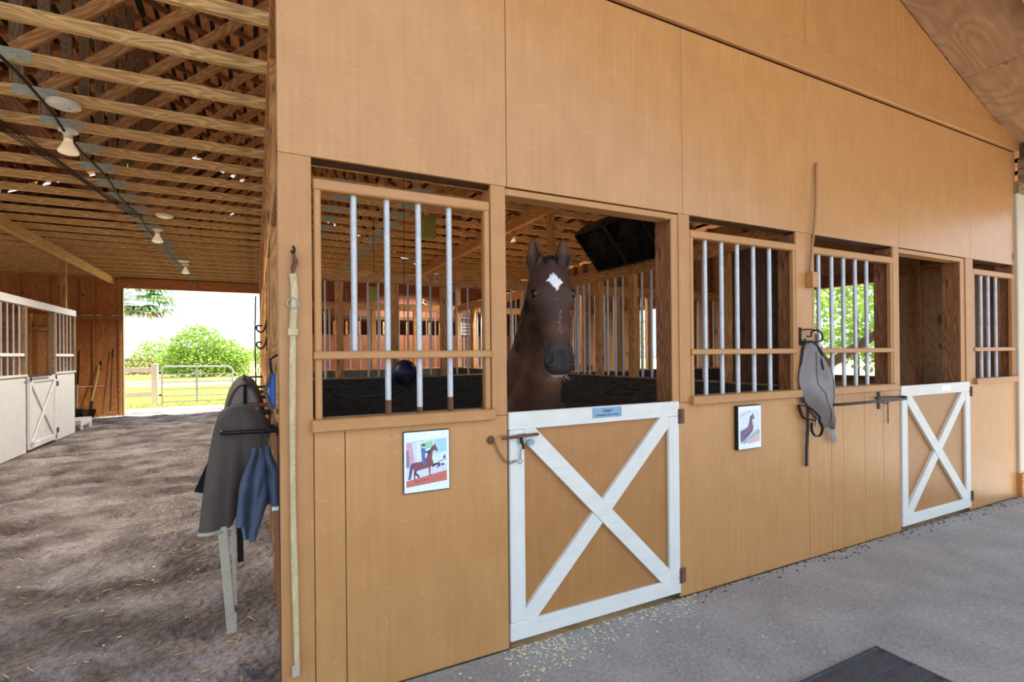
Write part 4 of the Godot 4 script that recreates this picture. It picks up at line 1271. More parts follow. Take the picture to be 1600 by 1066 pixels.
func chain(parent: Node3D, called: String, pts: Array, r: float, material: Material) -> void:
	# small oval links strung along a polyline
	var link := MB.new()
	var ring := []
	for k in 11: ring.append(Vector3(cos(TAU * k / 10) * 0.010, sin(TAU * k / 10) * 0.006, 0))
	link.tube(ring, r, 5)
	var lm := link.mesh()
	var i := 0
	for s in pts.size() - 1:
		var d: Vector3 = pts[s + 1] - pts[s]
		var cnt := maxi(int(d.length() / 0.0165), 1)
		for k in cnt:
			var x := d.normalized()
			var up := Vector3(0, 0, 1) if i % 2 == 0 else Vector3(0, 0.7, 0.7)
			var y := up.cross(x).normalized()
			put(called, lm, material, parent, pts[s] + d * (k + 0.5) / cnt, Basis(x, y, x.cross(y)))
			i += 1

func wall_things() -> void:
	# prints
	var o := thing("framed_print", "wide-bordered print of a rider on a trotting horse, thin dark frame", "picture", Vector3(0.78, 1.01, 0.0))
	piece("frame", o, Vector3(0, 0, 0.005), Vector3(0.226, 0.290, 0.01), M.black, Basis(), 0.001)
	var q := MB.new()
	q.quad(Vector3(-0.110, 0.141, 0), Vector3(0.110, 0.141, 0), Vector3(0.110, -0.141, 0), Vector3(-0.110, -0.141, 0), Vector3(0, 0, 1))
	put("print", q.mesh(), mat("print_a", Color(1, 1, 1), 0.3, 0, print_trotting()), o, Vector3(0, 0, 0.0112))
	o = thing("framed_print", "narrow print of a standing horse in a deep black frame", "picture", Vector3(2.995, 1.01, 0.0))
	piece("frame", o, Vector3(0, 0, 0.014), Vector3(0.232, 0.290, 0.028), M.black, Basis(), 0.002)
	q = MB.new()
	q.quad(Vector3(-0.110, 0.141, 0), Vector3(0.110, 0.141, 0), Vector3(0.110, -0.141, 0), Vector3(-0.110, -0.141, 0), Vector3(0, 0, 1))
	put("print", q.mesh(), mat("print_b", Color(1, 1, 1), 0.3, 0, print_standing()), o, Vector3(0, 0, 0.0292))
	# lead strap by the corner
	o = thing("lead_strap", "long cream strap hanging from a rusty snap on the corner board", "lead strap", Vector3(0.20, 0, 0.012))
	rod("hook", o, soft([Vector3(0.005, 1.98, -0.012), Vector3(0.008, 1.965, 0.012), Vector3(0.004, 1.945, 0.018), Vector3(-0.004, 1.955, 0.012)]), 0.005, M.iron)
	var snap := MB.new()
	snap.tube([Vector3(0.004, 1.95, 0.012), Vector3(0.012, 1.91, 0.014), Vector3(0.004, 1.885, 0.014), Vector3(0.0, 1.86, 0.014)], 0.01, 10, [0.007, 0.017, 0.014, 0.008], 0.7)
	put("snap", snap.mesh(), M.rust, o)
	var ring := []
	for k in 15: ring.append(Vector3(cos(TAU * k / 14) * 0.022, 1.735 + sin(TAU * k / 14) * 0.022, 0.018))
	rod("ring", o, ring, 0.0035, M.zinc, 6)
	var pts := []
	for k in 20:
		var t := k / 19.0
		pts.append(Vector3(0.0 + 0.012 * sin(t * 3.0) * (1.0 - t), lerpf(1.86, 1.62, t), 0.012))
	rod("doubled_end", o, pts, 0.0075, M.rope_cream, 10, [], 1.95)
	piece("keeper", o, Vector3(0, 1.615, 0.012), Vector3(0.040, 0.03, 0.020), M.rope_cream, Basis(), 0.003)
	pts = []
	var rd := []
	for k in 30:
		var t := k / 29.0
		pts.append(Vector3(-0.006 * sin(t * 4.0), lerpf(1.62, 0.20, t), 0.010 + 0.004 * sin(t * 7.0)))
		rd.append(0.0072 + 0.0008 * sin(t * 11.0))
	rod("strap", o, pts, 0.0075, M.rope_cream, 10, rd, 1.75)
	piece("tip", o, Vector3(0, 0.19, 0.010), Vector3(0.03, 0.05, 0.012), M.webbing, Basis(), 0.003)
	# cable and box
	o = thing("wall_cable", "tan cable running down the tan wall to a small outlet box", "cable", Vector3(3.66, 0, 0.0))
	pts = []
	for k in 14:
		var t := k / 13.0
		pts.append(Vector3(lerpf(0.10, 0.02, pow(t, 0.6)) + 0.012 * sin(t * 5.0), lerpf(2.90, 2.08, t), 0.016 + 0.012 * sin(t * PI)))
	rod("cable", o, pts, 0.009, M.tan_cable)
	piece("outlet_box", o, Vector3(0.012, 2.03, 0.03), Vector3(0.07, 0.11, 0.055), M.tan_trim, Basis(), 0.004)
	# bridle hook, fly mask and halter
	var hk := thing("bridle_hook", "dark wire bridle hook screwed to the post above the fly mask", "hook", Vector3(3.64, 1.62, 0.006))
	rod("wire", hk, soft([Vector3(-0.075, 0.055, 0.0), Vector3(-0.075, -0.03, 0.0), Vector3(-0.06, -0.04, 0.03), Vector3(0.06, -0.035, 0.06), Vector3(0.085, 0.0, 0.06), Vector3(0.07, 0.035, 0.05), Vector3(0.01, 0.035, 0.03), Vector3(0.0, 0.0, 0.03), Vector3(-0.03, 0.0, 0.02)]), 0.006, M.iron, 8)
	rod("wire", hk, soft([Vector3(-0.075, 0.045, 0.0), Vector3(-0.02, 0.05, 0.02), Vector3(0.06, 0.045, 0.05)]), 0.005, M.iron, 8)
	piece("plate", hk, Vector3(-0.075, 0.0, -0.001), Vector3(0.03, 0.13, 0.006), M.iron, Basis(), 0.002)
	var mk := thing("fly_mask", "grey mesh fly mask hanging like a sack from the bridle hook", "fly mask", Vector3(3.6, 0, 0))
	# outline of each height: left edge, right edge, bulge
	var prof := [[1.585, 0.015, 0.055, 0.02], [1.55, -0.005, 0.10, 0.035], [1.50, -0.02, 0.14, 0.05], [1.44, -0.035, 0.20, 0.065], [1.38, -0.06, 0.26, 0.075], [1.32, -0.075, 0.305, 0.08], [1.26, -0.065, 0.32, 0.085], [1.20, -0.035, 0.315, 0.085], [1.14, 0.005, 0.31, 0.08], [1.08, 0.06, 0.305, 0.07], [1.02, 0.13, 0.295, 0.055], [0.97, 0.19, 0.285, 0.04], [0.945, 0.225, 0.275, 0.03]]
	var g := []
	for p in prof:
		var row := []
		for j in 15:
			var t := j / 14.0
			var fold := 0.016 * sin(t * 8.0 + p[0] * 16.0) + 0.012 * absf(sin(t * 11.0 - p[0] * 20.0))
			row.append(Vector3(lerpf(p[1], p[2], t), p[0] + 0.012 * sin(t * 6.0), 0.020 + p[3] * sin(PI * t) + fold * sin(PI * t)))
		g.append(row)
	var cm := MB.new()
	cm.cloth(g, 0.004)
	put("mesh_hood", cm.mesh(), M.mesh_grey, mk)
	var g0 := g
	g = []
	for p in prof:
		var row := []
		for j in 5: row.append(Vector3(lerpf(p[1], p[2], j / 4.0), p[0], 0.014))
		g.append(row)
	cm = MB.new()
	cm.cloth(g, 0.004)
	put("back_panel", cm.mesh(), M.mesh_grey, mk)
	var seam := []
	for i in range(3, 13): seam.append(g[i][4] + Vector3(0, 0, 0.012))
	rod("edge_binding", mk, seam, 0.006, M.canvas, 6)
	for j2 in [4, 9]:
		var ln := []
		for i2 in range(2, 12): ln.append(g0[i2][j2 + (1 if i2 > 6 else 0)] + Vector3(0, 0, 0.003))
		rod("seam", mk, ln, 0.0035, M.canvas, 5)
	rod("edge_binding", mk, soft([Vector3(0.02, 1.585, 0.05), Vector3(0.05, 1.52, 0.085), Vector3(0.06, 1.43, 0.10), Vector3(0.07, 1.38, 0.105)]), 0.008, M.black, 6)
	rod("edge_binding", mk, soft([Vector3(0.05, 1.58, 0.05), Vector3(0.10, 1.53, 0.06), Vector3(0.15, 1.49, 0.05)]), 0.008, M.black, 6)
	strut("closing_strap", mk, Vector3(0.25, 0.96, 0.04), Vector3(0.315, 0.83, 0.035), 0.05, 0.004, Vector3(0, 0, 1), M.mesh_grey)
	var ht := thing("halter", "maroon webbing halter with a black strap hanging behind the fly mask", "halter", Vector3(3.6, 0, 0.0))
	rod("crown_strap", ht, soft([Vector3(0.0, 1.60, 0.02), Vector3(-0.03, 1.45, 0.012), Vector3(-0.05, 1.30, 0.012), Vector3(-0.04, 1.14, 0.02)]), 0.006, M.black, 8, [], 2.2)
	rod("cheek_strap", ht, soft([Vector3(-0.085, 1.13, 0.03), Vector3(-0.02, 1.11, 0.06), Vector3(0.05, 1.06, 0.07), Vector3(0.11, 1.03, 0.05)]), 0.014, M.maroon, 8, [], 0.45)
	rod("cheek_strap", ht, soft([Vector3(-0.085, 1.13, 0.02), Vector3(-0.05, 1.04, 0.03), Vector3(0.02, 1.02, 0.05), Vector3(0.10, 1.0, 0.05)]), 0.013, M.maroon, 8, [], 0.45)
	rod("chin_strap", ht, soft([Vector3(0.10, 1.02, 0.05), Vector3(0.14, 0.95, 0.05), Vector3(0.11, 0.90, 0.05), Vector3(0.05, 0.905, 0.05), Vector3(0.015, 0.95, 0.05), Vector3(0.02, 1.0, 0.05)]), 0.011, M.black, 8, [], 0.5)
	rod("lead_end", ht, [Vector3(-0.005, 1.12, 0.035), Vector3(0.0, 0.95, 0.03), Vector3(-0.002, 0.80, 0.022), Vector3(0.0, 0.685, 0.02)], 0.007, M.black, 8, [], 2.2)
	rod("buckle", ht, [Vector3(0.06, 1.02, 0.06), Vector3(0.045, 0.97, 0.065)], 0.006, M.zinc, 6)
	# swinging blanket bar and its chain
	var bb := thing("blanket_bar", "black swinging blanket bar on the tan wall beside the fly mask", "blanket bar", Vector3(3.75, 1.12, 0))
	pts = [Vector3(0.05, 0.0, 0.06), Vector3(0.12, 0.0, 0.10), Vector3(0.5, 0.0, 0.105), Vector3(1.0, 0.0, 0.10)]
	rod("front_rod", bb, pts, 0.011, M.black_metal, 10)
	rod("back_rod", bb, soft([Vector3(1.0, 0.005, 0.10), Vector3(1.06, 0.01, 0.07), Vector3(1.0, 0.012, 0.04), Vector3(0.72, 0.014, 0.025)]), 0.009, M.black_metal, 10)
	piece("wall_plate", bb, Vector3(0.80, 0.0, 0.006), Vector3(0.03, 0.16, 0.008), M.black_metal, Basis(), 0.002)
	piece("wall_plate", bb, Vector3(0.05, 0.0, 0.03), Vector3(0.03, 0.03, 0.056), M.black_metal, Basis(), 0.002)
	chain(bb, "chain_link", [Vector3(0.90, -0.03, 0.02), Vector3(0.91, -0.20, 0.015)], 0.0022, M.iron)
	rod("eye_bolt", bb, [Vector3(0.86, -0.03, 0.0), Vector3(0.86, -0.04, 0.02), Vector3(0.91, -0.03, 0.02)], 0.004, M.iron, 6)
	var ch := thing("latch_chain", "thin rusty chain looped from the post to the door latch", "chain", Vector3(1.2, 0, 0))
	chain(ch, "chain_link", [Vector3(-0.07, 1.07, 0.012), Vector3(-0.05, 1.02, 0.014), Vector3(-0.02, 0.975, 0.016), Vector3(0.01, 0.955, 0.018), Vector3(0.05, 0.965, 0.02)], 0.0017, M.rust)
	var sm := MB.new()
	sm.lathe([[0.0, 0.0], [0.02, 0.0], [0.022, 0.004], [0.016, 0.008], [0.0, 0.010]], 14, Transform3D(Basis(Vector3(1, 0, 0), PI / 2), Vector3(-0.085, 1.08, 0.002)))
	put("rosette", sm.mesh(), M.rust, ch)
	# rubber mat
	o = thing("floor_mat", "black rubber mat lying on the concrete porch", "mat", Vector3(2.26, 0, 1.32))
	piece("rubber_sheet", o, Vector3(0, 0.008, 0), Vector3(1.2, 0.016, 0.92), M.rubber, Basis(), 0.005)
	for k in 7: piece("ridge", o, Vector3(0, 0.018, -0.36 + k * 0.12), Vector3(1.14, 0.004, 0.085), M.rubber, Basis(), 0.002)
	piece("border_rib", o, Vector3(0.58, 0.018, 0), Vector3(0.02, 0.006, 0.9), M.rubber, Basis(), 0.002)
	piece("border_rib", o, Vector3(0, 0.018, -0.445), Vector3(1.18, 0.006, 0.02), M.rubber, Basis(), 0.002)

# ---------------------------------------------------------------- aisle
func aisle_things() -> void:
	var arms := [[-0.55, 1.13, 0.25], [-1.45, 1.13, 0.24], [-2.05, 1.13, 0.24], [-2.9, 1.13, 0.25], [-3.7, 1.13, 0.20], [-4.7, 1.13, 0.16], [-6.2, 1.2, 0.2]]
	var i := 0
	for a in arms:
		var what: String = ["carrying the grey-brown blanket", "just behind the grey-brown blanket", "with a rusty tip under the dark saddle pad", "behind the rusty-tipped arm", "beyond the dark saddle pad", "small, near the wall hooks", "small, deep in the aisle"][i]
		var o := thing("rack_arm", "metal U-shaped blanket rack arm " + what, "rack arm", Vector3(0.155, a[1], a[0]))
		var r: float = a[2]
		rod("loop", o, soft([Vector3(0, 0, 0), Vector3(-r + 0.03, 0.004, 0), Vector3(-r, 0.004, -0.03), Vector3(-r, 0.0, -0.14), Vector3(-r + 0.03, 0.0, -0.17), Vector3(0, 0.0, -0.17)]), 0.011, M.rust if i == 2 else M.black_metal, 10)
		piece("wall_plate", o, Vector3(-0.003, 0, -0.085), Vector3(0.008, 0.05, 0.24), M.black_metal, Basis(), 0.002)
		i += 1
	# horse blanket over the first arm
	var o := thing("horse_blanket", "grey-brown horse blanket with cream binding folded over the rack arm", "horse blanket", Vector3(0, 0, -0.72))
	var g := []
	for v in 26:
		var t := v / 25.0
		var row := []
		for u in 17:
			var s := u / 16.0
			var hang := 0.60 if s < 0.45 else lerpf(0.60, 0.42, smoothstep(0.45, 0.6, s))
			var y: float
			var z: float
			if t < 0.55:
				var k := t / 0.55
				y = 1.235 - hang * (1.0 - k) - 0.05 * pow(k, 8.0) * 0.0
				z = 0.10 + 0.03 * sin(k * PI)
				if k > 0.85: z = lerpf(z, 0.04, (k - 0.85) / 0.15)
			elif t < 0.65:
				var k := (t - 0.55) / 0.10
				y = 1.235 + 0.02 * sin(k * PI)
				z = lerpf(0.04, -0.06, k)
			else:
				var k := (t - 0.65) / 0.35
				y = 1.235 - k * 0.45
				z = -0.06 - 0.05 * sin(k * PI * 0.5)
			var low: float = clampf((1.235 - y) / 0.6, 0, 1)
			var x := lerpf(-0.115 - 0.085 * pow(low, 0.7), 0.115 + 0.0 * low, s)
			if t < 0.55:
				z -= smoothstep(0.42, 0.56, s) * 0.09 * low
				z += 0.018 * sin(s * 12.0) * low
			y -= 0.10 * pow(absf(s - 0.4) * 1.6, 2.0) * (1.0 - low)
			row.append(Vector3(x, y, z))
		g.append(row)
	var m := MB.new()
	m.cloth(g, 0.012)
	put("shell", m.mesh(), M.canvas, o)
	var hem := []
	for u in 9: hem.append(g[0][u] + Vector3(0, -0.006, 0.004))
	rod("hem_binding", o, hem, 0.014, M.webbing, 8, [], 0.8)
	strut("belly_strap", o, Vector3(-0.10, 0.65, 0.10), Vector3(-0.062, 0.13, 0.11), 0.042, 0.006, Vector3(0, 0, 1), M.webbing)
	strut("belly_strap", o, Vector3(-0.05, 0.65, 0.095), Vector3(-0.045, 0.24, 0.10), 0.02, 0.004, Vector3(0.3, 0, 1), M.webbing)
	piece("strap_end", o, Vector3(-0.060, 0.16, 0.115), Vector3(0.046, 0.10, 0.006), M.webbing, Basis(), 0.002)
	strut("black_strap", o, Vector3(-0.025, 0.80, 0.05), Vector3(-0.02, 0.44, 0.05), 0.03, 0.005, Vector3(0.3, 0, 1), M.black)
	strut("front_strap", o, Vector3(-0.12, 1.02, -0.05), Vector3(-0.212, 0.80, -0.04), 0.05, 0.006, Vector3(0, 0, 1), M.lining)
	piece("strap_end", o, Vector3(-0.216, 0.79, -0.04), Vector3(0.06, 0.035, 0.008), M.webbing, Basis(Vector3(0, 0, 1), -0.35), 0.002)
	rod("buckle", o, [Vector3(-0.03, 1.10, 0.10), Vector3(-0.015, 1.02, 0.09), Vector3(-0.03, 0.95, 0.08)], 0.008, M.plate, 6)
	# towel
	o = thing("towel", "blue terry towel hanging in folds against the corner post", "towel", Vector3(0.08, 1.06, -0.50))
	g = []
	for v in 18:
		var t := v / 17.0
		var row := []
		for u in 19:
			var s := u / 18.0
			var wide := lerpf(0.035, 0.075, smoothstep(0.0, 0.55, t))
			var len := 0.46 if s < 0.55 else 0.30
			var y := 0.0 - t * len + (0.08 * t if s < 0.2 else 0.0)
			row.append(Vector3((s - 0.5) * 2.0 * wide - 0.015 * t + (-0.02 * t if s < 0.55 else 0.02 * t), y, 0.03 * sin(s * 16.0) * (0.3 + t) + 0.008 * sin(t * 13.0 + s * 7.0)))
		g.append(row)
	m = MB.new()
	m.cloth(g, 0.014)
	put("cloth", m.mesh(), M.towel, o)
	piece("care_label", o, Vector3(0.06, -0.31, 0.035), Vector3(0.03, 0.02, 0.002), M.paper, Basis(), 0.0005)
	rod("hanging_loop", o, [Vector3(0, -0.01, 0), Vector3(0.005, 0.06, 0.0), Vector3(0.02, 0.10, 0.0)], 0.003, M.black, 6)
	# saddle pad
	o = thing("saddle_pad", "dark grey domed saddle pad over the far rack arms", "saddle pad", Vector3(-0.05, 0.93, -2.45))
	g = []
	for v in 15:
		var a := lerpf(-0.15, PI + 0.15, v / 14.0)
		var row := []
		for u in 11:
			var s := u / 10.0
			var rr := lerpf(0.85, 1.0, sin(s * PI))
			row.append(Vector3(-cos(a) * 0.15 * rr + 0.02, sin(a) * 0.42 * rr, -0.22 + s * 0.44))
		g.append(row)
	m = MB.new()
	m.cloth(g, 0.02)
	put("pad", m.mesh(), M.canvas, o)
	var fp := PackedVector2Array()
	for v in 15:
		var a := lerpf(-0.15, PI + 0.15, v / 14.0)
		fp.append(Vector2(-cos(a) * 0.135 + 0.02, sin(a) * 0.37))
	var fpm := MB.new()
	fpm.prism(fp, 0.02, Transform3D(Basis(), Vector3(0, 0, 0.215)))
	put("front_flap", fpm.mesh(), M.mesh_grey, o)
	rod("spine_seam", o, [Vector3(0.02, 0.40, 0.22), Vector3(0.02, 0.43, 0.0), Vector3(0.02, 0.40, -0.22)], 0.008, M.lining, 6)
	rod("girth_strap", o, [Vector3(0.03, 0.36, 0.235), Vector3(0.025, 0.1, 0.24), Vector3(0.03, -0.2, 0.235)], 0.006, M.lining, 6, [], 2.2)
	# hooks and the blue board
	for a in [[-3.2, 1.78, "upper"], [-3.25, 1.62, "lower"]]:
		var h := thing("wall_hook", "black iron bridle hook on the aisle wall, %s of a pair" % a[2], "hook", Vector3(0.155, a[1], a[0]))
		rod("wire", h, soft([Vector3(0, 0.08, 0), Vector3(-0.02, 0.0, 0.0), Vector3(-0.05, -0.03, 0.0), Vector3(-0.085, -0.01, 0.0), Vector3(-0.085, 0.03, 0.0), Vector3(-0.04, 0.03, 0.0)]), 0.008, M.iron, 8)
		piece("plate", h, Vector3(-0.003, 0.02, 0), Vector3(0.008, 0.14, 0.05), M.iron, Basis(), 0.002)
	var lc := thing("hanging_chain", "thin dark chain hanging along the aisle wall below the hooks", "chain", Vector3(0.06, 0, -3.2))
	rod("chain", lc, [Vector3(0, 2.1, 0), Vector3(-0.01, 1.7, 0), Vector3(0, 0.9, 0)], 0.007, M.iron, 6)
	var bl := thing("blue_frame", "blue-edged board hooked on the corner of the aisle wall", "board", Vector3(0.125, 1.36, -0.26))
	piece("board", bl, Vector3(0.006, 0, 0), Vector3(0.014, 0.13, 0.22), M.paper, Basis(), 0.003)
	for s in [-1, 1]:
		piece("blue_edge", bl, Vector3(0.0, 0, s * 0.115), Vector3(0.022, 0.15, 0.02), M.blue, Basis(), 0.004)
		piece("blue_edge", bl, Vector3(0.0, s * 0.07, 0), Vector3(0.022, 0.02, 0.25), M.blue, Basis(), 0.004)
	rod("cord", bl, [Vector3(-0.005, 0.08, 0.12), Vector3(-0.03, 0.0, 0.13), Vector3(-0.005, -0.08, 0.125)], 0.008, M.canvas, 8)
	rod("hook", bl, [Vector3(0.02, 0.16, 0.12), Vector3(-0.01, 0.14, 0.13), Vector3(-0.005, 0.08, 0.125)], 0.006, M.iron, 6)
	# tools leaning on the end wall
	var sh := thing("shovel", "shovel with a yellow handle and dark blade leaning on the plywood end wall", "shovel", Vector3(-3.58, 0, -13.75))
	rod("handle", sh, [Vector3(-0.04, 0.42, 0.06), Vector3(0.02, 0.85, -0.06), Vector3(0.07, 1.32, -0.22)], 0.02, M.straw, 10)
	rod("grip", sh, [Vector3(0.065, 1.18, -0.19), Vector3(0.085, 1.42, -0.26)], 0.026, M.black, 10)
	rod("socket", sh, [Vector3(-0.06, 0.22, 0.11), Vector3(-0.04, 0.44, 0.055)], 0.024, M.iron, 10)
	var blade := []
	for v in 7:
		var t := v / 6.0
		var row := []
		for u in 7:
			var s := u / 6.0 - 0.5
			row.append(Vector3(-0.06 + s * lerpf(0.26, 0.16, pow(t, 3.0)) * 1.0, 0.24 - t * 0.22, 0.11 + t * 0.10 + absf(s) * 0.06))
		blade.append(row)
	m = MB.new()
	m.cloth(blade, 0.004)
	put("blade", m.mesh(), M.iron, sh)
	var rk := thing("leaf_rake", "thin-handled rake standing against the stud beside the open doorway", "rake", Vector3(-3.27, 0, -13.85))
	rod("handle", rk, [Vector3(0, 0.14, 0.05), Vector3(0.01, 1.70, -0.2)], 0.014, M.dark_wood, 8)
	rod("grip", rk, [Vector3(0.008, 1.5, -0.17), Vector3(0.01, 1.74, -0.207)], 0.018, M.black, 8)
	for k in 6: rod("tine", rk, [Vector3(0, 0.16, 0.05), Vector3(-0.2 + k * 0.08, 0.03, 0.10)], 0.008, M.straw, 6)
	var br := thing("broom", "dark-handled broom standing beside the end of the white stalls", "broom", Vector3(-3.92, 0, -13.75))
	rod("handle", br, [Vector3(0, 0.3, 0.0), Vector3(0.01, 1.7, -0.16)], 0.018, M.lining, 8)
	rod("sleeve", br, [Vector3(0, 0.3, 0.0), Vector3(0, 0.85, -0.06)], 0.022, M.webbing, 8)
	piece("brush_head", br, Vector3(0, 0.20, 0.02), Vector3(0.30, 0.10, 0.07), M.black, Basis(), 0.01)
	piece("bristles", br, Vector3(0, 0.08, 0.03), Vector3(0.28, 0.16, 0.06), M.lining, Basis(), 0.01)
	var cr := thing("low_stand", "low white slatted stand on the dirt beside the white stall end", "stand", Vector3(-3.30, 0, -11.7))
	for k in 2: piece("side_board", cr, Vector3(0.04 - k * 0.3, 0.13, 0), Vector3(0.03, 0.10, 0.75), M.white_wall, Basis(), 0.004)
	for k in 4: piece("slat", cr, Vector3(-0.11, 0.19, -0.33 + k * 0.22), Vector3(0.33, 0.02, 0.12), M.white_wall, Basis(), 0.004)
	for k in 2:
		for s in [-1, 1]: piece("foot", cr, Vector3(0.04 - k * 0.3, 0.05, s * 0.32), Vector3(0.04, 0.12, 0.07), M.white_wall, Basis(), 0.004)
	# buckets and sacks in the corner behind the stalls
	var bk := thing("feed_sack", "dark slumped sack on the floor beside the shovel", "sack", Vector3(-4.45, 0, -13.5))
	var sm := MB.new()
	sm.lathe([[0.0, 0.0], [0.22, 0.0], [0.27, 0.08], [0.24, 0.2], [0.14, 0.3], [0.06, 0.33], [0.0, 0.33]], 18)
	put("sack_body", sm.mesh(), M.dark_wood, bk)

# ---------------------------------------------------------------- stall contents and lamps
func box_fan(label: String, z: float) -> void:
	# a square fan on the partition rail, its face leaning out over the horse's stall
	var side := Vector3(0, 0, 1)
	var up := Vector3(-0.64, 0.77, 0).normalized()
	var nrm := up.cross(side)           # out of the back
	if nrm.x > 0: nrm = -nrm
	var o := thing("box_fan", label, "fan", Vector3(3.60, 2.50, z))
	var b := Basis(side, up, nrm)       # local x = along the rail, y = up the face, z = out of the face
	var hub := up * 0.24
	var hs := 0.245
	for s in [-1, 1]:
		put("housing_side", _box(Vector3(0.03, hs * 2, 0.19), 0.01), M.black_metal, o, hub + side * s * hs, b)
		put("housing_side", _box(Vector3(hs * 2, 0.03, 0.19), 0.01), M.black_metal, o, hub + up * s * hs, b)
	put("back_panel", _box(Vector3(hs * 1.96, hs * 1.96, 0.012), 0.004), M.black, o, hub - nrm * 0.085, b)
	for k in 9:
		var r := 0.03 + k * 0.026
		var pts := []
		for i in 33: pts.append(hub + nrm * (0.098 - 0.0) + side * cos(TAU * i / 32) * r + up * sin(TAU * i / 32) * r)
		rod("guard_ring", o, pts, 0.0035, M.guard_grey, 4)
	for k in 12:
		var d := side * cos(TAU * k / 12) + up * sin(TAU * k / 12)
		rod("guard_spoke", o, [hub + nrm * 0.100 + d * 0.02, hub + nrm * 0.100 + d * 0.245], 0.003, M.guard_grey, 4)
	for k in 5:
		var a := TAU * k / 5
		var d := side * cos(a) + up * sin(a)
		var t := -side * sin(a) + up * cos(a)
		var g := []
		for v in 5:
			var row := []
			for u in 4:
				var rr := 0.04 + v * 0.042
				var w := (u / 3.0 - 0.5) * lerpf(0.05, 0.16, v / 4.0)
				row.append(hub + d * rr + t * w + nrm * (w * 0.5))
			g.append(row)
		var m := MB.new()
		m.cloth(g, 0.004)
		put("blade", m.mesh(), M.iron, o)
	rod("motor", o, [hub - nrm * 0.06, hub + nrm * 0.05], 0.05, M.black_metal, 14)
	rod("bracket", o, [Vector3(0.04, -0.03, -0.2), Vector3(0.04, 0.30, -0.2), up * 0.46 - side * 0.2 - nrm * 0.08], 0.01, M.iron, 6)
	rod("bracket", o, [Vector3(0.04, -0.03, 0.2), Vector3(0.04, 0.30, 0.2), up * 0.46 + side * 0.2 - nrm * 0.08], 0.01, M.iron, 6)

func _box(size: Vector3, bev: float) -> ArrayMesh:
	var m := MB.new()
	m.box(Vector3.ZERO, size, Basis(), bev)
	return m.mesh()

func stall_things() -> void:
	box_fan("black square box fan beside the stall door jamb, tilted over the stall", -1.60)
	box_fan("black square box fan deeper in the stall, tilted over the partition", -2.12)
	var o := thing("stable_ball", "dark blue ball hanging in front of the charcoal kick wall", "ball", Vector3(1.60, 1.31, -3.5))
	var prof := []
	for i in 17: prof.append([sin(PI * i / 16) * 0.148, -cos(PI * i / 16) * 0.148])
	var m := MB.new()
	m.lathe(prof, 28)
	put("ball", m.mesh(), M.ball, o)
	rod("cord", o, [Vector3(0, 0.14, 0), Vector3(0.01, 2.3, 0)], 0.004, M.cable, 6)
	o = thing("fibre_block", "yellow-green fibre block wedged between the roof joists over the stall", "block", Vector3(2.09, 3.05, -4.16))
	put("block", _box(Vector3(0.24, 0.30, 0.10), 0.02), M.yellow_fibre, o, Vector3(0, 0.15, 0))
	piece("hanger_slat", o, Vector3(0, 0.42, 0), Vector3(0.06, 0.26, 0.03), M.joist)
	o = thing("fibre_block", "small yellow fibre block hanging behind the barred partition", "block", Vector3(1.65, 2.28, -5.42))
	put("block", _box(Vector3(0.14, 0.22, 0.05), 0.01), M.yellow_fibre, o, Vector3(0, 0.15, 0))
	rod("cord", o, [Vector3(0, 0.25, 0), Vector3(0, 1.33, 0)], 0.004, M.cable, 6)
	o = thing("clothes_hanger", "white wire clothes hanger on the far girt of the stalls", "hanger", Vector3(4.05, 2.85, -10.9))
	rod("wire", o, [Vector3(0, 0.12, 0), Vector3(0.03, 0.16, 0), Vector3(0.05, 0.12, 0), Vector3(0, 0.06, 0), Vector3(-0.25, -0.08, 0), Vector3(0.25, -0.08, 0), Vector3(0, 0.06, 0)], 0.012, M.porcelain, 6)
	o = thing("vent_panel", "pale louvred vent panel on the red-brown cross wall", "vent", Vector3(5.4, 2.05, -10.96))
	piece("frame", o, Vector3(0, 0.3, -0.0), Vector3(0.5, 0.6, 0.03), M.white_wall, Basis(), 0.004)
	for k in 6: piece("louvre", o, Vector3(0, 0.08 + k * 0.09, 0.02), Vector3(0.42, 0.05, 0.012), M.grey_wood, Basis(Vector3(1, 0, 0), 0.5), 0.002)
	o = thing("plywood_offcut", "loose orange plywood offcut lying across the joists", "board", Vector3(3.1, 3.70, -1.9))
	piece("board", o, Vector3(0, 0.01, 0), Vector3(0.6, 0.02, 0.9), M.ply_pale, Basis(), 0.002)

